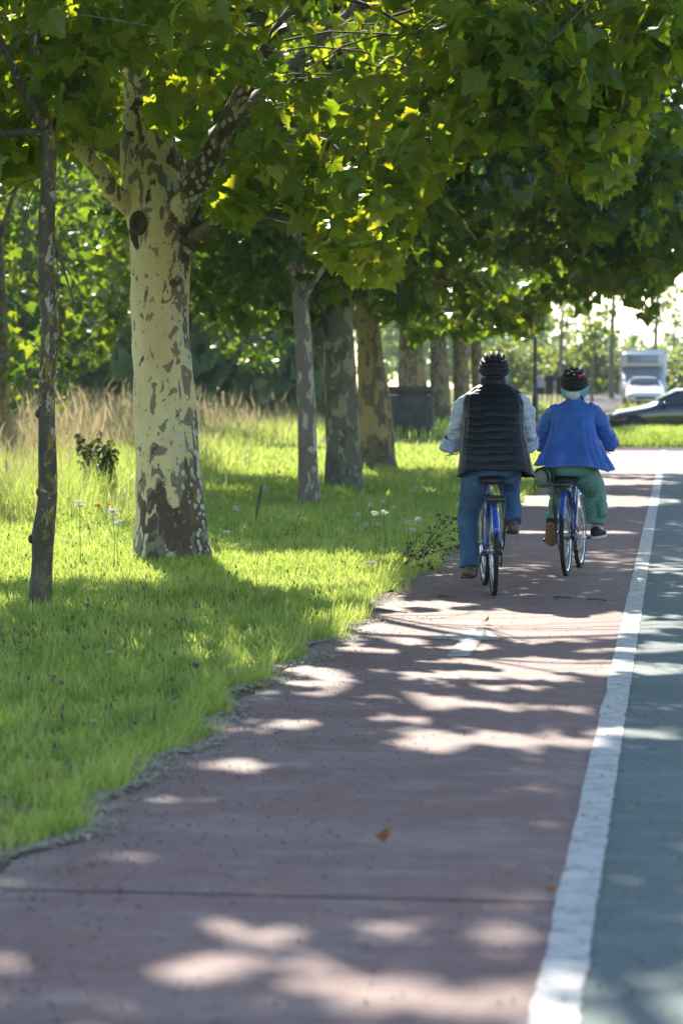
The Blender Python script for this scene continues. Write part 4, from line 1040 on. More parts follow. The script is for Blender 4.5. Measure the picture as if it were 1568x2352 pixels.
def ell_points(n, c, r, r0=.0, zmin=-9, seed=0, pw=.45):
    g = np.random.default_rng(seed); d = g.normal(0, 1, (n*3, 3)); d /= np.linalg.norm(d, axis=1)[:, None]
    q = r0+(1-r0)*g.random(n*3)**pw
    lump = 1+.16*np.sin(d[:, 0]*5+seed)*np.sin(d[:, 1]*5+1)+.10*np.sin(d[:, 2]*8+d[:, 0]*6)
    P = np.array(c)+d*q[:, None]*np.array(r)*lump[:, None]
    return P[P[:, 2] > zmin][:n]

def limb_mesh(mb, pts, n=10, jit=.0, flare=0, seed=0):
    """pts: (x, y, z, r) with smooth interpolation"""
    P = [Vector(p[:3]) for p in pts]; R = [p[3] for p in pts]; out = []; rad = []
    m = max(3, int(10*len(pts)/max(1, len(pts)-1)))
    for i in range(len(P)-1):
        p0, p1, p2, p3 = P[max(i-1, 0)], P[i], P[i+1], P[min(i+2, len(P)-1)]
        for j in range(m):
            t = j/m; out.append(.5*((2*p1)+(p2-p0)*t+(2*p0-5*p1+4*p2-p3)*t*t+(3*p1-p0-3*p2+p3)*t**3)); rad.append(lerp(R[i], R[i+1], t))
    out.append(P[-1]); rad.append(R[-1])
    b = len(mb.v); mb.tube(out, rad, n)
    if jit:
        for i, p in enumerate(out):
            for j in range(n):
                k = b+i*n+j; v = Vector(mb.v[k]); d = (v-p)
                nn = mnoise.noise(Vector((v.x*3.2+seed, v.y*3.2, v.z*1.6)))*.6+mnoise.noise(Vector((v.x*9, v.y*9+seed, v.z*4)))*.4
                f = 1+jit*nn
                if flare: f += flare*math.exp(-max(0, v.z-.02)/.16)*(1+.5*math.sin(5*math.atan2(d.y, d.x)+seed))
                mb.v[k] = tuple(p+d*f)
    return out
def twigs(centres, nodes, n=None, seed=0, r=.010):
    """thin shoots from the limbs to the leaf clusters"""
    mb = MB(); g = random.Random(seed); N_ = np.array([tuple(p) for p in nodes])
    idx = list(range(len(centres))); g.shuffle(idx)
    for i in idx[:n or len(idx)]:
        c = centres[i]; d = np.linalg.norm(N_-c, axis=1); a = Vector(N_[int(np.argmin(d+.6*np.abs(N_[:, 2]-c[2])))]); c = Vector(c); L = (c-a).length
        if L < .15 or L > 2.0: continue
        mid = a.lerp(c, .5)+Vector((g.uniform(-.12, .12), g.uniform(-.12, .12), .10*L))*1.0
        end = c+Vector((g.uniform(-.2, .2), g.uniform(-.2, .2), -.15))
        mb.tube([a, a.lerp(mid, .5)+Vector((0, 0, .03*L)), mid, c, end], [r*(.7+.35*L), r*(.6+.25*L), r*.9, r*.6, r*.25], 4, caps=(False, False))
    return mb
def local(P, base): return np.asarray(P)-np.asarray(base)[None]

# lower outline of the near crown as it hangs in the photograph (px -> lowest py)
PROF = [(-400, 430), (0, 430), (60, 440), (130, 350), (165, 430), (200, 330), (262, 505), (285, 360), (420, 350), (500, 520), (565, 540), (600, 470), (650, 470), (700, 560), (760, 615), (830, 668), (900, 660), (935, 560), (1000, 440), (1080, 360), (1170, 330), (1260, 330), (1310, 420), (1380, 462), (1440, 430), (1462, 300), (1500, 215), (1568, 150), (2000, 60)]
def prof(px, tab): return np.interp(px, [p[0] for p in tab], [p[1] for p in tab])
def keep_near(P, slack=12):
    px, py = proj(P)
    k = py < prof(px, PROF)-slack
    bole = (px > 262) & (px < 415) & (py > 150) & ~((px > 340) & (py > 185) & (py < 290)) & (P[:, 1] < 25.2)
    tl = np.clip(((px-405)*150+(py-505)*-270)/(150**2+270**2), 0, 1.0)
    limb = (np.hypot(px-405-150*tl, py-505+270*tl) < 46) & (P[:, 1] < 24.9)
    limbl = (px > 150) & (px < 290) & (py > 315) & (py < 480) & (P[:, 1] < 24.6)
    t1 = (px > 52) & (px < 145) & (py > 250) & (P[:, 1] < 18.9)
    return k & ~bole & ~limb & ~limbl & ~t1 & ~in_gap(P)
# lower outline of the farther crowns: keeps the bright opening at the end of the path
PROF2 = [(-600, 700), (-100, 900), (0, 900), (40, 960), (100, 900), (130, 985), (190, 870), (250, 820), (300, 700), (440, 720), (520, 830), (620, 860), (690, 800), (735, 780), (770, 730), (830, 680), (880, 760), (905, 730), (940, 800), (1010, 770), (1090, 790), (1160, 760), (1205, 790), (1235, 770), (1260, 700), (1300, 690), (1340, 730), (1380, 690), (1420, 690), (1470, 740), (1530, 735), (1545, 640), (1568, 620), (1700, 560)]
def keep_far(P, slack=6):
    px, py = proj(P); return (py < prof(px, PROF2)-slack) & ~in_gap(P)

# ---- the big pale plane tree in front
def px_r(w, Y): return w/2*Y/F_PX
B = gnd(392, 1282); YB = B[1]
big = thing('plane_tree', B, 'large plane tree with flaking cream bark, thickest trunk, on the lawn', 'tree', 0, 'plane trees along the path')
def tp(px, py, Y, w, base): return (*(at(px, py, Y)-base), px_r(w, Y))
mb = MB(); nodes = []
T_ = [tp(392, 1296, YB, 172, B), tp(392, 1270, YB, 166, B), tp(389, 1150, YB, 158, B), tp(384, 1010, YB, 148, B), tp(374, 860, YB, 138, B), tp(366, 700, YB, 134, B), tp(368, 590, YB, 138, B), tp(370, 530, YB, 150, B), tp(362, 450, YB, 158, B), tp(350, 370, YB, 150, B), tp(345, 290, YB, 126, B), tp(342, 180, YB, 114, B), tp(340, 40, YB, 104, B), tp(336, -250, YB+.2, 88, B), tp(350, -600, YB+.4, 60, B), tp(340, -1000, YB+.4, 26, B)]
nodes += [p for p in limb_mesh(mb, T_, 44, .13, .14, 1)[60:]]
mb.build('trunk', M['bark_big'], big)
lim = [[tp(405, 505, YB-.22, 66, B), tp(425, 465, YB-.26, 64, B), tp(465, 395, YB-.35, 56, B), tp(500, 330, YB-.4, 50, B), tp(528, 270, YB-.5, 44, B), tp(590, 150, YB-.8, 36, B), tp(690, 0, YB-1.2, 28, B), tp(860, -200, YB-1.6, 16, B)],
       [tp(300, 475, YB-.1, 52, B), tp(262, 440, YB-.25, 44, B), tp(222, 385, YB-.4, 40, B), tp(165, 325, YB-.6, 36, B), tp(90, 260, YB-.8, 28, B), tp(-80, 120, YB-1, 18, B), tp(-260, -60, YB-1.2, 10, B)],
       [tp(300, 370, YB+.2, 46, B), tp(250, 335, YB+.5, 42, B), tp(200, 318, YB+1, 36, B), tp(60, 230, YB+2, 26, B), tp(-120, 80, YB+3, 14, B)],
       [tp(420, 400, YB+.2, 56, B), tp(460, 345, YB+.6, 44, B), tp(540, 270, YB+1.3, 34, B), tp(700, 120, YB+2.6, 24, B), tp(900, -60, YB+3.8, 12, B)],
       [tp(440, 545, YB-.15, 34, B), tp(478, 520, YB-.4, 24, B), tp(510, 470, YB-.6, 17, B), tp(555, 400, YB-.9, 14, B), tp(640, 330, YB-1.5, 12, B), tp(760, 330, YB-2.4, 10, B), tp(850, 480, YB-3.0, 5, B)],
       [tp(380, 180, YB-.2, 36, B), tp(470, 60, YB-1, 28, B), tp(640, -20, YB-2.4, 18, B), tp(860, 20, YB-3.2, 9, B), tp(1050, 160, YB-3.6, 4, B)],
       [tp(330, 60, YB-.2, 34, B), tp(200, -60, YB-1.5, 24, B), tp(60, -100, YB-3, 16, B)],
       [tp(360, -150, YB+.2, 40, B), tp(620, -350, YB+1, 26, B), tp(950, -380, YB+2, 14, B)],
       [tp(640, -20, YB-2.4, 12, B), tp(900, -160, YB-3.6, 10, B), tp(1250, -140, YB-4.8, 7, B), tp(1500, -20, YB-5.2, 3, B)]]
for i, l in enumerate(lim):
    mb = MB(); pts = limb_mesh(mb, l, 16, .10, 0, i+2); nodes += pts[4:]
    mb.build('limb', M['bark_big'] if i in (0, 1, 5) else M['branch'], big)
mb = MB(); kc = at(318, 512, YB-.27)-B
mb.torus((0, 0, 0), .055, .030, 'y' if False else 'z', n=22, m=10); Rm = Matrix.Rotation(math.radians(84), 3, 'X') @ Matrix.Scale(1.35, 3, Vector((0, 1, 0)))
mb.v = [tuple(Vector(kc)+Rm @ Vector(p)) for p in mb.v]; mb.ball(kc+np.array([0, .02, 0]), (.05, .03, .07), 12, 8)
kb = mb.build('knot', M['burl'], big); wrinkle(kb, .012, (22, 22, 22), 3)
mb = MB()
q = tp(365, 500, YB-.05, 140, B)
for px, py, r in ((322, 560, .06), (312, 535, .07), (430, 545, .07), (440, 515, .08), (446, 480, .07), (440, 560, .05), (425, 590, .045), (452, 450, .06), (350, 505, .05), (330, 590, .04)):
    c = at(px, py, YB-.20)-B; mb.ball(tuple(c), (r, r*.6, r*1.25), 10, 8)
cb = mb.build('callus', M['burl'], big); bake(cb, .012, 3); wrinkle(cb, .035, (12, 12, 9), 5)
# crown
C1 = ell_points(1500, (-4.0, 23.6, 6.3), (6.2, 7.4, 5.2), .15, 1.9, 5)
C2 = []
g = np.random.default_rng(3)
while len(C2) < 560:                                        # the low hanging fringe
    px = g.uniform(-60, 1600); Y = g.uniform(17.6, 26.5); py = prof(px, PROF)-20-abs(g.normal(0, 150)); q = at(px, py, Y)
    if ((q[0]+4)/6.4)**2+((q[1]-22.8)/6.4)**2 < 1.05: C2.append(q)
C3 = ell_points(420, (-3.2, 19.5, 8.2), (5.6, 7.5, 3.0), .1, 5.6, 15)   # unseen upper clusters, added to shade the near path
C1 = np.concatenate([C1, np.array(C2), C3])
px, py = proj(C1); inview = (py > -120)
La = leaves(C1[inview], .46, 36, .135, .6, 1); La = sel(La, keep_near(La[0]+La[1]*La[4][:, None]*.5)); 
Lb = leaves(C1[~inview], .55, 18, .19, .5, 2); Lb = sel(Lb, ~in_gap(Lb[0]) & ((Lb[0][:, 1] < 21) | (np.arange(len(Lb[0])) % 5 < 2)) & (np.arange(len(Lb[0])) % 7 > 0))
La = (local(La[0], B),)+La[1:]; Lb = (local(Lb[0], B),)+Lb[1:]
V1 = leaf_mesh('t', La, True); V2 = leaf_mesh('t2', Lb, False)
cr = link('crown', V1, M['leaf'], big, False)
link('upper_crown', V2, M['leaf'], big, False)
px, py = proj(C1); kk = ~in_gap(C1) & (py < prof(px, PROF)-60) & ~((px > 60) & (px < 520) & (py > 20)) & (py > -300)
twigs(local(C1[kk], B), nodes, 420, 4, .0085).build('foliage_twig', M['branch'], big)

# ---- slender plane in front of it, left
T = gnd(91, 1412); YT = T[1]
t1 = thing('plane_tree', T, 'slender young plane tree with grey bark and yellow lichen, nearest tree on the left', 'tree', 0, 'plane trees along the path')
mb = MB(); l = [tp(91, 1422, YT, 58, T), tp(92, 1390, YT, 54, T), tp(97, 1290, YT, 50, T), tp(100, 1225, YT, 54, T), tp(109, 1150, YT, 43, T), tp(110, 1060, YT, 42, T), tp(108, 960, YT, 40, T), tp(109, 860, YT, 40, T), tp(116, 750, YT, 42, T), tp(108, 640, YT, 40, T), tp(108, 520, YT, 40, T), tp(112, 400, YT, 37, T), tp(110, 320, YT, 38, T), tp(96, 260, YT, 36, T), tp(84, 160, YT, 28, T), tp(80, 0, YT, 27, T), tp(70, -300, YT, 18, T), tp(90, -700, YT, 6, T)]
nodes = limb_mesh(mb, l, 26, .20, .10, 7)[110:]
for q in ((72, 1238), (90, 1130), (88, 950), (127, 745), (90, 545), (126, 1090)): mb.ball(at(q[0], q[1], YT-.01)-T, (.020, .035, .03), 10, 7)
mb.build('trunk', M['bark_thin'], t1)
for i, l in enumerate([[tp(106, 312, YT, 22, T), tp(60, 302, YT-.1, 19, T), tp(0, 305, YT-.2, 15, T), tp(-120, 260, YT-.4, 8, T)], [tp(100, 290, YT-.05, 24, T), tp(60, 220, YT-.3, 20, T), tp(15, 120, YT-.6, 17, T), tp(-60, -40, YT-1, 9, T)], [tp(112, 330, YT+.05, 14, T), tp(140, 250, YT+.3, 10, T), tp(200, 120, YT+.6, 6, T)]]):
    mb = MB(); nodes += limb_mesh(mb, l, 12, .1, 0, i); mb.build('limb', M['bark_thin'], t1)
C1 = ell_points(230, (-4.9, 18.4, 5.0), (2.5, 2.6, 2.9), .1, 2.0, 8)
La = leaves(C1, .42, 32, .135, .6, 5); La = sel(La, keep_near(La[0]+La[1]*La[4][:, None]*.5)); La = (local(La[0], T),)+La[1:]
link('crown', leaf_mesh('crown', La, True), M['leaf'], t1, False)
twigs(local(C1, T), nodes, 80, 6, .006).build('foliage_twig', M['branch'], t1)
mb = MB(); g2 = random.Random(5)
for k in range(9):                                         # bare hanging shoots beside the trunk
    p = at(128, 560+k*6, YT-.02)-T; q = at(130+g2.uniform(5, 60), 620+g2.uniform(-20, 110), YT-.1)-T
    mb.tube([p, (p+q)/2+np.array([0, 0, .03]), q], [.004, .003, .0015], 4)
mb.build('bare_shoot', M['branch'], t1)

# ---- the trees behind
def row_tree(base, pts, limbs, bm, label, crown_c, crown_r, ncl, seed, fine=False, size=.22, zmin=2.2, per=20, n=26, jit=.12, far=True, tw=120, crad=.5, keep=True, name='plane_tree', cat='tree', group='plane trees along the path', leaf='leaf_far', flare=.12, extra=None):
    t = thing(name, base, label, cat, 0, group)
    mb = MB(); nd = limb_mesh(mb, pts, n, jit, flare, seed); nd = nd[len(nd)//2:]; mb.build('trunk', bm, t)
    for i, l in enumerate(limbs):
        mb = MB(); nd += limb_mesh(mb, l, 10, .08, 0, i+seed); mb.build('limb', bm if i < 2 else M['branch'], t)
    C = ell_points(ncl, crown_c, crown_r, .12, zmin, seed)
    if extra is not None: C = np.concatenate([C, extra])
    L = leaves(C, crad, per, size, .55, seed)
    if keep: L = sel(L, keep_far(L[0]+L[1]*L[4][:, None]*.5))
    L = (local(L[0], base),)+L[1:]
    link('crown', leaf_mesh('crown', L, fine), M[leaf], t, False)
    if tw: twigs(local(C, base), nd, tw, seed, .010).build('foliage_twig', M['branch'], t)
    return t
b = gnd(708, 1158); Y = b[1]
row_tree(b, [tp(708, 1166, Y, 52, b), tp(709, 1120, Y, 48, b), tp(706, 1000, Y, 43, b), tp(702, 890, Y, 41, b), tp(694, 740, Y, 38, b), tp(682, 620, Y, 37, b), tp(672, 500, Y, 34, b), tp(668, 350, Y, 30, b), tp(660, 100, Y, 20, b), tp(650, -150, Y, 8, b)],
         [[tp(690, 700, Y, 16, b), tp(740, 620, Y-.4, 12, b), tp(800, 560, Y-.8, 7, b)], [tp(672, 520, Y, 15, b), tp(600, 430, Y+.3, 10, b), tp(520, 400, Y+.8, 6, b)]],
         M['bark_slim'], 'slim plane tree leaning left with grey blotched bark, standing before two thick trunks', (b[0]-.2, Y+.2, 5.6), (2.9, 3.0, 3.0), 330, 21, True, .15, 2.0, 28)
b = gnd(789, 1124); Y = b[1]
row_tree(b, [tp(789, 1132, Y, 92, b), tp(788, 1090, Y, 84, b), tp(786, 960, Y, 78, b), tp(780, 840, Y, 74, b), tp(772, 740, Y, 76, b), tp(765, 640, Y, 66, b), tp(765, 480, Y, 56, b), tp(765, 200, Y, 40, b), tp(765, -150, Y, 16, b)],
         [[tp(762, 880, Y, 40, b), tp(742, 800, Y-.1, 34, b), tp(722, 730, Y-.3, 28, b), tp(680, 600, Y-.6, 20, b), tp(600, 450, Y-1, 10, b)], [tp(785, 740, Y, 36, b), tp(815, 660, Y, 30, b), tp(880, 520, Y-.5, 22, b), tp(1000, 350, Y-1, 12, b)], [tp(770, 560, Y, 34, b), tp(900, 420, Y-1.5, 22, b), tp(1120, 330, Y-3, 10, b)], [tp(765, 430, Y, 30, b), tp(620, 300, Y-1, 18, b), tp(450, 260, Y-2, 8, b)]],
         M['bark_grey'], 'plane tree with a thick dark grey green trunk beside the ochre trunk', (b[0]+.3, Y, 6.4), (5.4, 5.6, 4.4), 900, 31, False, .18, 2.0, 30)
b = gnd(868, 1084); Y = b[1]
row_tree(b, [tp(868, 1092, Y, 92, b), tp(867, 1050, Y, 84, b), tp(862, 960, Y, 78, b), tp(853, 860, Y, 66, b), tp(846, 760, Y, 54, b), tp(840, 690, Y, 46, b), tp(836, 560, Y, 40, b), tp(836, 300, Y, 30, b), tp(836, 0, Y, 14, b)],
         [[tp(845, 740, Y, 26, b), tp(900, 640, Y-.5, 22, b), tp(1020, 500, Y-1.2, 16, b), tp(1180, 420, Y-1.8, 9, b)], [tp(838, 640, Y, 24, b), tp(780, 520, Y, 18, b), tp(700, 400, Y, 10, b)], [tp(836, 560, Y, 24, b), tp(1000, 440, Y-2, 18, b), tp(1280, 420, Y-3.5, 10, b), tp(1450, 520, Y-4, 5, b)]],
         M['bark_ochre'], 'plane tree with a leaning trunk of mottled ochre bark', (b[0]+.9, Y-.2, 6.3), (6.2, 6.4, 4.6), 1050, 41, False, .18, 2.2, 30,
         extra=np.array([at(g.uniform(1330, 1760), 640-abs(g.normal(0, 260)), g.uniform(43, 52)) for _ in range(170)]))
far_specs = [((948, 990), 86.0, 74, 'far plane tree rising behind the dark concrete block', 51, 4.2), ((1011, 988), 100.0, 50, 'far plane tree with a mottled trunk just right of the dark block', 61, 4.4), ((1060, 975), 112.0, 42, 'far plane tree seen left of the man\'s helmet', 71, 4.6), ((1098, 968), 126.0, 34, 'farthest trunk of the row, close beside the man\'s helmet', 81, 5.0)]
for (px, py), Y, w, lab, sd, cr_ in far_specs:
    b = at(px, VPY, Y); b[2] = float(terrain(b[0], b[1])); by = float(proj(b[None])[1][0])
    row_tree(b, [tp(px+2, by+6, Y, w*1.12, b), tp(px+1, by-20, Y, w, b), tp(px-2, 850, Y, w*.86, b), tp(px-6, 760, Y, w*.7, b), tp(px-6, 600, Y, w*.5, b), tp(px-6, 350, Y, w*.2, b)],
             [[tp(px-4, 780, Y, w*.4, b), tp(px+40, 680, Y-.6, w*.28, b), tp(px+110, 560, Y-1, w*.1, b)], [tp(px-6, 740, Y, w*.4, b), tp(px-70, 620, Y, w*.25, b), tp(px-120, 520, Y, w*.1, b)]],
             M['bark_far'], lab, (b[0]+.6, Y, 6.8), (cr_, 5, 4.4), 420, sd, False, .30, 2.6, 17, tw=0, crad=.62)
# trees at the left whose crowns hang in from beyond the frame
for (x, y), r_, ncl, sd, lab in (((-13.2, 40.5), (5.2, 5.0, 5.0), 1500, 91, 'leafy tree hanging in from the left edge, behind the slender trunk'), ((-13.8, 54), (5.6, 5.4, 5.4), 1300, 95, 'leafy tree in the shade behind the cream trunk'), ((-17.5, 72), (7, 6, 5.8), 1100, 97, 'dim leafy tree above the dry meadow grass'), ((-24, 86), (8, 6, 6), 900, 99, 'dark tree at the back of the meadow near the left edge')):
    b = np.array([x, y, float(terrain(x, y))])
    row_tree(b, [(0, 0, -.1, .34), (0, 0, .4, .3), (.05, 0, 2.2, .25), (0, .1, 4, .2), (-.1, 0, 6.5, .13), (0, 0, 9, .04)], [[(0, 0, 4.2, .08), (.5, -.4, 5.4, .05), (1.0, -.8, 6.4, .02)], [(0, 0, 3, .12), (-1.2, .6, 4.2, .08), (-2.4, 1, 5, .03)]],
             M['bark_far'], lab, (x, y, 5.2), r_, ncl, sd, False, .20, .9, 24, tw=0, keep=True, group='trees behind the meadow', crad=.55)
# ------------------------------------------------------------------ far woods, shrubs, poles
def put(px, Y):
    b = at(px, VPY, Y); b[2] = float(terrain(b[0], b[1])); return b
def leaf_cloud(name, centres, crad, per, size, seed, mat, keep=None):
    L = leaves(centres, crad, per, size, .5, seed)
    if keep is not None: L = sel(L, keep(L[0]))
    return link(name, leaf_mesh(name, L, False), mat, None, False)
g = np.random.default_rng(77)
C = []
for k in range(60):                                        # dark wood behind the meadow
    x = g.uniform(-75, -17); y = 104+g.uniform(0, 34)+(-x-17)*.25; h = g.uniform(10, 18); r = g.uniform(3, 5)
    C.append(ell_points(70, (x, y, h*.55), (r, r, h*.52), .2, .3, 200+k))
q_ = np.stack([g.uniform(-80, -13, 900), g.uniform(96, 106, 900), g.uniform(.2, 3.6, 900)], -1); q_[:, 1] += (-q_[:, 0]-13)*.25
C.append(q_)
w = leaf_cloud('wood', np.concatenate(C), .95, 13, .72, 5, M['leaf_wood'])
props(w, 'dark wood forming the shaded backdrop behind the meadow', 'wood', kind='stuff')
C = []
for k in range(26):                                        # hazy wood beyond the end of the path
    x = g.uniform(-30, 14); y = g.uniform(250, 330); h = g.uniform(5, 10); r = g.uniform(3, 6)
    h *= .55 if x > -14 else 1.5
    C.append(ell_points(30, (x, y, 2+h*.5), (r, r, h*.55), .2, .5, 400+k))
w = leaf_cloud('distant_wood', np.concatenate(C), 1.3, 9, .8, 6, M['leaf_wood'])
props(w, 'pale hazy trees along the skyline beyond the end of the path', 'wood', kind='stuff')
def shrub(px, Y, wd, h, lab, seed, mat='leaf_shrub', size=.16, name='shrub', grp='shrubs beyond the path'):
    b = put(px, Y); t = thing(name, b, lab, 'shrub', 0, grp)
    C = ell_points(70, (0, 0, h*.45), (wd/2, wd/2, h*.55), .2, .05, seed)
    link('foliage', leaf_mesh('foliage', leaves(C, .30*h/1.5, 16, size, .4, seed), False), M[mat], t, False)
    mb = MB()
    for k in range(7): a = k*.9; mb.tube([(0, 0, -.05), (.3*wd*.5*math.cos(a), .3*wd*.5*math.sin(a), h*.4), (.5*wd*.6*math.cos(a), .5*wd*.6*math.sin(a), h*.8)], [.03, .02, .008], 5)
    mb.build('stem', M['branch'], t)
for i, (px, Y, wd, h, lab) in enumerate(((1176, 172, 7.5, 3.0, 'sunlit yellow green shrub just right of the man\'s helmet'), (1225, 180, 6, 2.6, 'sunlit shrub behind the dark lamp post'), (1300, 178, 5.5, 2.3, 'pale shrub behind the walking people'), (1352, 170, 5, 2.6, 'pale bushy shrub above the woman\'s helmet'), (1402, 176, 5.5, 2.9, 'tall pale shrub left of the camper van'), (1562, 165, 6, 2.8, 'green shrub right of the camper van'), (1545, 150, 4, 1.7, 'low green shrub beside the white car'))):
    shrub(px, Y, wd, h, lab, 300+i, size=.30)
def young_tree(px, Y, h, w, lab, seed, lean=.0):
    b = put(px, Y); t = thing('young_tree', b, lab, 'tree', 0, 'thin young trees beyond the path')
    mb = MB(); limb_mesh(mb, [(0, 0, -.1, w), (0, 0, h*.3, w*.85), (lean*.5, 0, h*.65, w*.6), (lean, 0, h, w*.2)], 9, .06, 0, seed); 
    mb.build('trunk', M['branch'], t)
    mb = MB()
    g2 = random.Random(seed); C = []
    for k in range(9):
        z = h*(.42+.5*k/9); a = g2.uniform(0, 6.3); L = g2.uniform(.6, 1.5); q = (lean*z/h+L*math.cos(a), L*math.sin(a), z+L*.7)
        mb.tube([(lean*z/h, 0, z), ((lean*z/h+q[0])/2, q[1]/2, z+L*.45), q], [w*.35, w*.25, .01], 5); C += [q, (q[0]*.7, q[1]*.7, z+L*.55)]
    mb.build('limb', M['branch'], t)
    link('crown', leaf_mesh('crown', leaves(np.array(C), .62, 9, .26, .5, seed), False), M['leaf_far'], t, False)
for i, (px, Y, h, w, lab) in enumerate(((1287, 165, 8, .13, 'thin young tree above the rightmost walking person'), (1358, 150, 5.2, .09, 'short thin young tree right of the woman\'s helmet'), (1403, 160, 9, .17, 'tall thin young tree left of the camper van'), (1504, 190, 10, .17, 'tall thin young tree rising behind the camper van'), (1545, 200, 8, .1, 'faint thin young tree right of the camper van'))):
    young_tree(px, Y, h, w, lab, 500+i, .2)
def post(px, Y, h, r, lab, lamp=True):
    b = put(px, Y); t = thing('lamp_post', b, lab, 'lamp post', 0, 'lamp posts beyond the path')
    MB().tube([(0, 0, -.1), (0, 0, .05), (0, 0, .9), (0, 0, 1.0), (0, 0, h)], [r*1.7, r*1.7, r*1.5, r, r*.7], 14).build('pole', M['post'], t)
    MB().tube([(0, 0, h-.1), (.2, 0, h+.35), (1.0, 0, h+.5)], [r*.6, r*.5, r*.4], 8).build('arm', M['post'], t)
    MB().box((1.25, 0, h+.48), (.6, .26, .12), .04).build('lamp_head', M['alloy'], t)
post(1228, 104, 6.5, .075, 'dark lamp post standing between the two cyclists\' heads')
post(1322, 170, 7, .06, 'pale thin lamp post beyond the woman\'s helmet')
# dark block beside the far trunks
b = put(941, 82); t = thing('concrete_block', b, 'dark weathered concrete block standing in the grass before the far trunks', 'block')
mb = MB().box((0, 0, .62), (1.40, .9, 1.32), .05); o = mb.build('base_block', M['block'], t)
MB().box((0, .02, 1.42), (1.46, .96, .26), .05).build('cap_slab', M['block'], t)

# ------------------------------------------------------------------ vehicles
def car(px, Y, zg, rz, paint, lab, long_hood=False):
    """origin on the ground below the middle of the nose; +y runs to the tail"""
    b = put(px, Y); b[2] = zg; t = thing('parked_car', b, lab, 'car', rz, 'parked cars')
    #   y,   zlow, zbelt, ztop, wlow, wbelt, wtop
    S = [(0.0, .34, .56, .60, .62, .66, .55), (.10, .24, .66, .70, .78, .80, .66), (.35, .20, .72, .78, .85, .87, .72), (.75, .19, .77, .85, .87, .89, .74), (1.25, .19, .86, .93, .88, .90, .73), (1.55, .19, .90, 1.12, .88, .90, .66), (2.05, .19, .92, 1.38, .88, .90, .60), (2.5, .19, .93, 1.46, .88, .90, .58), (3.1, .19, .95, 1.46, .88, .90, .57), (3.6, .20, .98, 1.38, .87, .89, .56), (4.0, .24, 1.0, 1.16, .85, .87, .60), (4.25, .30, .96, 1.0, .80, .82, .64), (4.36, .40, .80, .84, .70, .72, .58)]
    def ring(y, zl, zb, zt, wl, wb, wt):
        half = [(wl*.6, zl), (wl*.96, zl+.03), (wl, zl+.18), (wb, lerp(zl, zb, .62)), (wb*.99, zb), (lerp(wb, wt, .55), lerp(zb, zt, .55)), (wt, zt-.02), (wt*.86, zt+.01), (wt*.4, zt+.025)]
        return [Vector((x, y, z)) for x, z in half]+[Vector((-x, y, z)) for x, z in reversed(half)]
    mb = MB().loft([ring(*s) for s in S]); o = mb.build('body', paint, t)
    m = o.modifiers.new('s', 'SUBSURF'); m.levels = m.render_levels = 2; bake(o)
    def face(i0, i1, j0, j1, out=.012):
        rows = []
        for f in np.linspace(i0, i1, 6):
            i = int(min(math.floor(f), len(S)-2)); k = f-i; s = [lerp(a, c, k) for a, c in zip(S[i], S[i+1])]
            _, zl, zb, zt, wl, wb, wt = s; rows.append([Vector((lerp(wb, wt, q)+out, s[0], lerp(zb, zt, q))) for q in np.linspace(j0, j1, 4)])
        return rows
    for s in (-1, 1):
        for i0, i1, nm in ((5.3, 7.4, 'front_window'), (7.6, 9.3, 'rear_window')):
            rows = face(i0, i1, .16, .86); V = [(p.x*s, p.y, p.z) for r in rows for p in r]
            F = [(i*4+j, i*4+j+1, i*4+j+5, i*4+j+4) for i in range(5) for j in range(3)]
            MB().raw(V, F).build('window', M['glass'], t)
        for y in (.82, 3.55):
            w = MB().torus((s*.80, y, .31), .225, .095, n=36, m=10, w=1.0).build('tyre', M['tyre'], None)
            c = bpy.data.objects.new('x', None); bpy.data.objects.remove(c)
            wh = MB().tube([(s*.80, y, .31), (s*.86, y, .31), (s*.875, y, .31)], [.21, .21, .12], 26).build('wheel', M['alloy'], t); w.parent = wh
            MB().tube([(s*.70, y, .33), (s*.893, y, .33)], .36, 30).build('wheel_arch', M['trim'], t)
        MB().ball((s*.60, .11, .60), (.17, .09, .075), 14, 8).build('headlight', M['lamp_glass'], t)
        MB().ball((s*.62, 4.27, .84), (.15, .08, .09), 12, 8).build('tail_light', M['reflector'], t)
        mm = MB().ball((s*1.0, 1.62, .98), (.11, .06, .075), 12, 8); mm.tube([(s*.86, 1.62, .94), (s*.95, 1.62, .96)], .02, 6); mm.build('wing_mirror', paint, t)
    def screen(pts, nm):
        V = []; F = []
        for (y, z, w, cr) in pts:
            for k in range(9): u = -1+2*k/8; V.append((w*u, y-cr*(1-u*u), z+.02*(1-u*u)))
        for i in range(len(pts)-1):
            for k in range(8): F.append((i*9+k, i*9+k+1, (i+1)*9+k+1, (i+1)*9+k))
        MB().raw(V, F).build(nm, M['glass'], t)
    screen([(1.40, 1.00, .70, .05), (1.62, 1.17, .66, .03), (1.98, 1.37, .60, .03), (2.10, 1.42, .56, .03)], 'windscreen')
    screen([(3.74, 1.39, .52, -.03), (4.0, 1.20, .56, -.03), (4.2, 1.04, .60, -.03)], 'rear_screen')
    MB().box((0, .0, .50), (.9, .05, .10), .02).build('grille', M['trim'], t)
    MB().box((0, .05, .30), (1.3, .08, .12), .03).build('bumper', M['trim'], t)
    MB().box((0, -.045, .40), (.46, .015, .10), .003).build('number_plate', M['camper'], t)
    return t
c1 = car(1383, 75.5, float(terrain(-1.5, 76))-.02, math.radians(-84), M['car_black'], 'black car parked side on behind the grass bank, cut by the right edge')
c2 = car(1481, 124, .60, math.radians(2), M['car_white'], 'white car facing the camera in front of the camper van')
b = put(1475, 131); t = thing('camper_van', b, 'pale box shaped camper van parked behind the white car', 'camper van', 0)
mb = MB().box((0, 3.2, 1.55), (2.25, 5.2, 2.15), .10); mb.build('body', M['camper'], t)
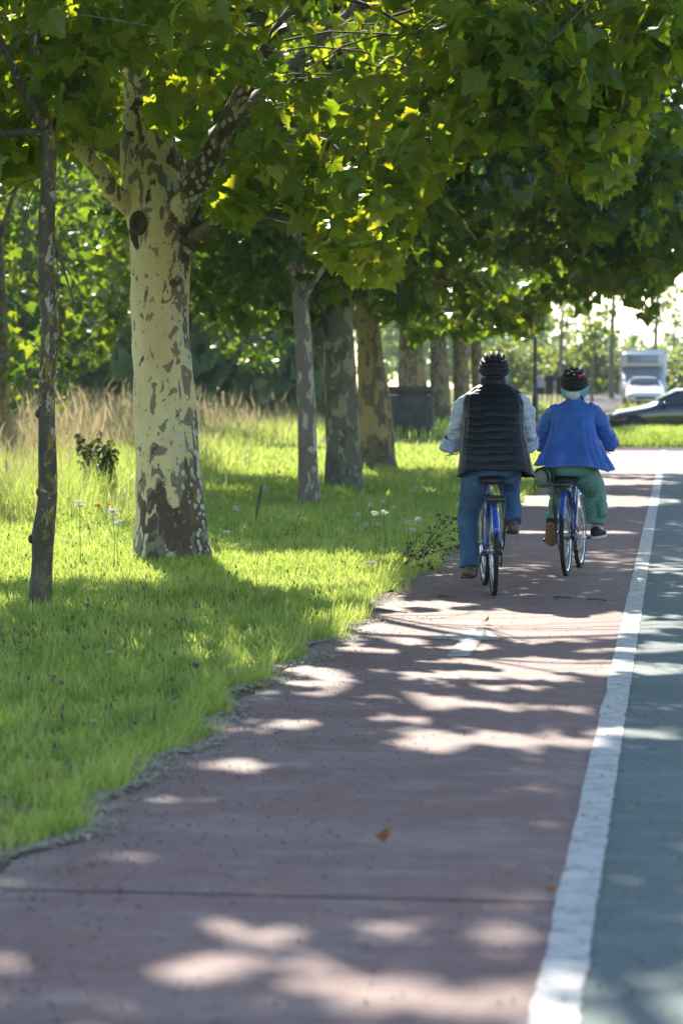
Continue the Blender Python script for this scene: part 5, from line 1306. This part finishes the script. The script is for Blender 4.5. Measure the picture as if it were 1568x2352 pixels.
MB().box((0, 3.1, 2.67), (2.33, 5.5, .14), .05).build('roof', M['car_white'], t)
MB().box((0, .35, 2.28), (2.10, 1.0, .66), .12).build('overcab', M['camper'], t)
mb = MB(); mb.loft([[Vector((x*w, y, z)) for x, z in ((-1, zl), (1, zl), (1, zh), (-1, zh))] for y, w, zl, zh in ((-.9, .92, .45, .95), (-.3, .98, .40, 1.15), (.15, .99, .40, 1.25), (.62, .99, .40, 1.95))])
mb.build('cab', M['camper'], t)
MB().raw([(-.86, .10, 1.28), (.86, .10, 1.28), (.80, .56, 1.92), (-.80, .56, 1.92)], [(0, 1, 2, 3)]).build('windscreen', M['pale_glass'], t)
MB().box((0, -.165, 2.28), (1.5, .02, .36), .005).build('front_window', M['pale_glass'], t)
MB().box((0, -.93, .62), (1.3, .05, .2), .02).build('grille', M['trim'], t)
for s in (-1, 1):
    MB().ball((s*.72, -.86, .80), (.18, .07, .11), 12, 8).build('headlight', M['lamp_glass'], t)
    MB().box((s*1.18, .1, 1.35), (.16, .10, .32), .03).build('wing_mirror', M['trim'], t)
    for y in (-.05, 4.3):
        wh = MB().tube([(s*.80, y, .33), (s*.93, y, .33), (s*.95, y, .33)], [.2, .2, .12], 22).build('wheel', M['alloy'], t); MB().torus((s*.86, y, .33), .235, .10, n=30, m=8).build('tyre', M['tyre'], wh)

# ------------------------------------------------------------------ people walking away
def walker(px, Y, h, shirt, shorts, lab, stride, rz):
    b = put(px, Y); t = thing('person', b, lab, 'person', rz, 'people walking away beyond the path'); k = h/1.75
    mb = MB(); V3 = lambda *p: Vector(p)*k
    mb.ball(V3(0, .02, 1.63), tuple(np.array((.075, .095, .115))*k), 14, 10); mb.tube([V3(0, 0, 1.42), V3(0, .01, 1.56)], [.055*k, .05*k], 10)
    mb.loft([[V3(hw*math.cos(a), hd*math.sin(a), z) for a in [2*PI*i/18 for i in range(18)]] for z, hw, hd in ((.84, .12, .10), (.95, .165, .12), (1.1, .15, .11), (1.3, .185, .12), (1.42, .17, .09), (1.48, .06, .06))])
    for s in (-1, 1):
        d = stride*s
        mb.tube([V3(s*.09, 0, .9), V3(s*.10, d*.5+.03, .5), V3(s*.10, d-.02, .09)], [.085*k, .058*k, .038*k], 10); mb.tube([V3(s*.10, d-.05, .045), V3(s*.105, d+.05, .04), V3(s*.11, d+.16, .03)], [.04*k, .042*k, .03*k], 8)
        mb.tube([V3(s*.19, 0, 1.40), V3(s*.25, -d*.2, 1.14), V3(s*.25, -d*.5+.06, .90)], [.052*k, .042*k, .03*k], 8)
        for f in range(4): mb.tube([V3(s*.25, -d*.5+.045+.018*f, .88), V3(s*.25, -d*.5+.05+.018*f, .80)], [.012*k, .009*k], 6)
        mb.tube([V3(s*.24, -d*.5+.09, .88), V3(s*.235, -d*.5+.12, .84)], [.012*k, .009*k], 6)
    o = mb.build('body', M['skin'], t); bake(o, .014, 2)
    mb = MB(); mb.loft([[V3(hw*math.cos(a), hd*math.sin(a), z) for a in [2*PI*i/18 for i in range(18)]] for z, hw, hd in ((.86, .19, .14), (1.1, .175, .135), (1.3, .205, .14), (1.43, .18, .11), (1.50, .075, .075))])
    for s in (-1, 1): mb.tube([V3(s*.17, 0, 1.43), V3(s*.235, -stride*s*.1, 1.22)], [.075*k, .07*k], 10)
    o = mb.build('shirt', shirt, t); bake(o, .014, 3)
    mb = MB(); mb.loft([[V3(hw*math.cos(a), hd*math.sin(a), z) for a in [2*PI*i/18 for i in range(18)]] for z, hw, hd in ((.80, .15, .12), (.88, .185, .14), (.96, .18, .135))])
    for s in (-1, 1): mb.tube([V3(s*.09, 0, .9), V3(s*.10, stride*s*.5+.0, .52)], [.105*k, .10*k], 12)
    o = mb.build('shorts', shorts, t); bake(o, .014, 3)
    mb = MB().ball(V3(0, .0, 1.665), tuple(np.array((.085, .10, .10))*k), 14, 9); mb.build('hair', M['hair_dark'], t)
walker(1240, 140, 1.72, M['cloth_lilac'], M['cloth_black'], 'person in a lilac shirt walking away beside the lamp post', .18, .1)
walker(1261, 138, 1.76, M['cloth_navy'], M['cloth_grey'], 'person in a navy top and grey shorts walking away, middle of three', -.16, 0)
walker(1285, 141, 1.74, M['cloth_black'], M['cloth_black'], 'person in dark clothes walking away, right of the navy top', .15, -.1)

# ------------------------------------------------------------------ small plants and litter
def flower(px, py, h, lab, mat, r, flat, cat='flower', grp=None, name='wildflower'):
    b = gnd(px, py); b[2] = float(terrain(b[0], b[1])); t = thing(name, b, lab, cat, rnd.uniform(0, 6), grp)
    MB().tube([(0, 0, 0), (.01, 0, h*.5), (0, .01, h)], [.004, .003, .002], 5).build('stem', M['stem'], t)
    C = []
    for k in range(26):
        a = rnd.uniform(0, 6.3); q = r*math.sqrt(rnd.random()); C.append((q*math.cos(a), q*math.sin(a)+.01, h+(0.0 if flat else r*.8*rnd.uniform(-.8, .9))))
    link('flower_head', leaf_mesh('flower_head', leaves(np.array(C), r*.25, 3, r*.42, .1, int(px)), False), mat, t, False)
    return t
WF = [(938, 1198, .36, 'rounded white seed head at the right of the white flowers near the path', .034), (850, 1160, .32, 'white flower head left in the group before the path edge', .03), (862, 1178, .40, 'white clustered flower head low in the group', .036), (884, 1176, .42, 'white flower head in the middle of the group', .034), (948, 1216, .30, 'lowest rounded white seed head near the path', .034), (958, 1190, .36, 'white seed head nearest the man\'s leg', .034), (836, 1205, .2, 'small pinkish white seed head in shaded grass', .022), (540, 1160, .34, 'white flower head right of the cream trunk', .04), (522, 1215, .14, 'flat white flower low beside the cream trunk', .04), (855, 1290, .12, 'flat white flower alone in the shaded lawn', .036), (800, 1232, .1, 'single small white daisy-like flower in the lawn', .018), (640, 1190, .14, 'small white flower behind the twig', .026), (954, 1120, .3, 'white flower head far up beside the path', .035), (186, 1150, .55, 'white flower head beside the dark weed', .045), (262, 1165, .5, 'white flower head left of the cream trunk', .045), (272, 1190, .4, 'lower white flower head left of the cream trunk', .04), (880, 1150, .3, 'small white flower above the middle of the group', .03), (905, 1165, .34, 'white flower between the middle one and the right ones', .028), (870, 1205, .2, 'low white flower under the group', .026), (822, 1182, .22, 'white flower at the far left of the group', .028), (500, 1105, .2, 'white flower in the sunlit strip near the cream trunk', .04), (522, 1092, .22, 'white flower in the sunlit strip behind the leftmost one', .04), (560, 1098, .2, 'white flower in the middle of the sunlit strip', .04), (610, 1120, .2, 'white flower at the edge of the sunlit strip', .04), (640, 1078, .2, 'white flower far back in the sunlit strip, left of the slim trunk', .045), (250, 1500, .05, 'flat white flower in the foreground lawn', .028), (215, 1655, .05, 'white clover head in the foreground lawn', .018)]
for px, py, h, lab, r in WF:
    py2 = py
    for _ in range(8):
        bb = gnd(px, py2); tz = h*F_PX/bb[1]; py2 = py+tz
    flower(px, py2, h, lab, M['petal'], r*.8, h < .2, grp='white wildflowers in the grass')
for px, py, lab in ((125, 1575, 'purple clover head at the left of the foreground lawn'), (142, 1590, 'smaller purple clover head beside the larger one'), (455, 1548, 'purple clover head in the middle of the lawn'), (205, 1420, 'purple clover head right of the slender trunk'), (418, 1440, 'purple clover head below the cream trunk')):
    flower(px, py+14, .08, lab, M['petal_purple'], .018, False, grp='purple clover in the lawn', name='clover')
# yellow-flowered weed and dark weed between the two front trees
b = gnd(262, 1250); t = thing('yellow_weed', b, 'thin dry stalk with small yellow flowers left of the cream trunk', 'plant')
mb = MB(); tops = []
top = at(232, 1165, b[1])-b
mb.tube([(0, 0, 0), tuple(top*.5+np.array([.02, 0, 0])), tuple(top)], [.006, .005, .003], 6)
for k in range(5):
    q = top+np.array([rnd.uniform(-.06, .08), rnd.uniform(-.04, .04), rnd.uniform(.0, .06)]); mb.tube([tuple(top*.86), tuple(q)], [.003, .002], 5); tops.append(q)
for f in (.4, .55): mb.tube([tuple(top*f), tuple(top*f+np.array([.06, 0, .08]))], [.003, .0015], 5)
mb.build('stem', simple('straw_stem', (.42, .33, .14), .7), t)
link('flower_head', leaf_mesh('fh', leaves(np.array(tops), .014, 12, .02, .2, 3), False), M['petal_yellow'], t, False)
for i, (px, py, h, w, lab) in enumerate(((250, 1160, .95, .30, 'dark leafy weed standing left of the cream trunk'), (205, 1150, .95, .32, 'thinner dark weed behind the slender trunk'))):
    b = gnd(px, py); t = thing('dark_weed', b, lab, 'plant', 0, 'dark weeds in the dry grass')
    mb = MB(); C = []
    for k in range(6):
        a = rnd.uniform(0, 6.3); q = (w*.45*math.cos(a), w*.45*math.sin(a), h*rnd.uniform(.7, 1)); mb.tube([(0, 0, 0), (q[0]*.5, q[1]*.5, q[2]*.55), q], [.008, .006, .003], 5)
        for f in np.linspace(.25, 1, 9): C.append((q[0]*f, q[1]*f, q[2]*f))
    mb.build('stem', M['twig'], t)
    link('foliage', leaf_mesh('fo', leaves(np.array(C), .06, 7, .055, .5, i), False), M['leaf_dark'], t, False)
b = gnd(1000, 1300); t = thing('dark_weed', gnd(945, 1310), 'low straggly weed spilling over the path edge beside the man', 'plant', 0, 'dark weeds at the path edge')
mb = MB(); C = []
for k in range(15):
    a = rnd.uniform(-.9, 1.6); L = rnd.uniform(.2, .62); y0 = rnd.uniform(-1.2, 3.0); q = (L*math.cos(a)*.75, y0+L*math.sin(a), rnd.uniform(.08, .42))
    mb.tube([(-.12, y0, 0), (q[0]*.5, y0+(q[1]-y0)*.5, q[2]*.8), q], [.005, .004, .002], 5); C += [(q[0]*f, y0+(q[1]-y0)*f, q[2]*f) for f in (.5, .7, .9, 1)]
mb.build('stem', M['twig'], t); link('foliage', leaf_mesh('fo', leaves(np.array(C), .05, 3, .026, .4, 9), False), M['leaf_dark'], t, False)
# sticks
def stick(pts, r, lab, name='twig', grp=None, mat='twig'):
    c = np.mean(np.array(pts), 0); c[2] = min(p[2] for p in pts)
    o = MB().tube([tuple(np.array(p)-c) for p in pts], [r, r*1.1, r*.9, r*.6][:len(pts)], 7).build(name, M[mat]); o.location = tuple(c); wrinkle(o, r*.6, (40, 40, 40), len(lab))
    return props(o, lab, 'twig', grp)
b = gnd(583, 1212); stick([b, b+np.array([.03, 0, .16]), b+np.array([.07, 0, .36]), b+np.array([.09, 0, .47])], .014, 'bare brown stick standing upright in the shaded lawn')
for i, (x0, y0, x1, y1, lab) in enumerate(((858, 1408, 935, 1413, 'curved dry twig on the sunlit path near the grass'), (1273, 1378, 1310, 1379, 'short dark twig on the path behind the woman'), (1348, 1383, 1392, 1385, 'dark twig on the path nearest the white line'), (1005, 1375, 1045, 1377, 'thin twig on the path left of the man\'s wheel'))):
    a, c = gnd(x0, y0), gnd(x1, y1); a[2] = c[2] = .018; m1, m2 = a*.67+c*.33, a*.33+c*.67; m1[1] -= .06; m2[1] += .04; m1[2] += .012
    stick([a, m1, m2, c], .006, lab, grp='twigs on the path')
def fallen(px, py, size, mat, lab, curl, name='fallen_leaf'):
    b = gnd(px, py); L = leaves(np.array([[0, 0, 0.]]), .001, 1, size*.6, .05, int(px)); L = L[:5]+(np.array([curl]), np.array([-curl*.8]))
    o = link(name, leaf_mesh(name, L, True), M[mat], None, False); o.location = (b[0], b[1], .022+.012*(curl > .3)); return props(o, lab, 'leaf', 'fallen leaves on the path')
fallen(884, 1957, .062, 'deadleaf', 'curled russet leaf alone in the middle of the near path', .9)
fallen(1268, 2073, .075, 'deadleaf', 'brown leaf lying against the white line on the slab joint', .5)
fallen(1122, 1437, .09, 'deadleaf', 'orange brown leaf on the sunlit path ahead of the arrow', .8)
fallen(608, 1588, .085, 'yellowleaf', 'yellow leaf at the grass edge of the path', .2)
fallen(930, 1357, .10, 'deadleaf', 'reddish leaf on the grit left of the man\'s front wheel', .4)
fallen(900, 1372, .09, 'twig', 'dark withered leaf on the grit below the reddish leaf', .6)
fallen(905, 1720, .06, 'twig', 'small dull leaf at the left end of the bright patch', .2)
# ------------------------------------------------------------------ air, light, camera
def haze():
    m = bpy.data.materials.new('haze_air'); m.use_nodes = True; t = m.node_tree; t.nodes.clear()
    o = t.nodes.new('ShaderNodeOutputMaterial'); v = t.nodes.new('ShaderNodeVolumePrincipled')
    v.inputs['Color'].default_value = (.74, .87, 1.0, 1); v.inputs['Density'].default_value = HAZE; v.inputs['Anisotropy'].default_value = .1
    t.links.new(v.outputs[0], o.inputs['Volume'])
    me = MB().box((0, 420, 9.5), (860, 1000, 23)).mesh('haze'); ob = link('haze', me, m, None, False); props(ob, 'thin pale summer haze filling the air over the path', 'haze', kind='stuff')
HAZE = .0003
if HAZE: haze()
W = bpy.data.worlds.new('World'); SC.world = W; W.use_nodes = True
nt = W.node_tree; bg = nt.nodes['Background']; sky = nt.nodes.new('ShaderNodeTexSky'); sky.sky_type = 'NISHITA'; sky.sun_disc = False
sky.sun_elevation = SUN_EL; sky.sun_rotation = -SUN_AZ; sky.air_density = 1.0; sky.dust_density = .5; sky.ozone_density = 1.0
nt.links.new(sky.outputs[0], bg.inputs[0]); bg.inputs[1].default_value = .135
ld = bpy.data.lights.new('Sun', 'SUN'); ld.energy = 5.0; ld.angle = math.radians(.55); ld.color = (1.0, .93, .80)
lo = bpy.data.objects.new('Sun', ld); COL.objects.link(lo); lo.rotation_euler = Vector(SUN).to_track_quat('Z', 'Y').to_euler(); lo.location = (0, 0, 40)
cd = bpy.data.cameras.new('Camera'); cam = bpy.data.objects.new('Camera', cd); COL.objects.link(cam); SC.camera = cam
cam.location = (0, 0, CAM_H); cam.rotation_euler = (PI/2-PITCH, 0, YAW)
cd.sensor_fit = 'VERTICAL'; cd.sensor_height = 36.0; cd.sensor_width = 24.0; cd.lens = 36.0*F_PX/H_PX; cd.clip_end = 3000; cd.clip_start = .1
cd.dof.use_dof = True; cd.dof.focus_distance = 19.6; cd.dof.aperture_fstop = 3.3; cd.dof.aperture_blades = 9
SC.view_settings.view_transform = 'Standard'; SC.view_settings.look = 'None'; SC.view_settings.exposure = 1.15; SC.view_settings.gamma = 1.0
SC.render.engine = 'CYCLES'
cy = SC.cycles; cy.use_denoising = True; cy.max_bounces = 9; cy.diffuse_bounces = 5; cy.transmission_bounces = 7; cy.volume_bounces = 1; cy.sample_clamp_indirect = 12
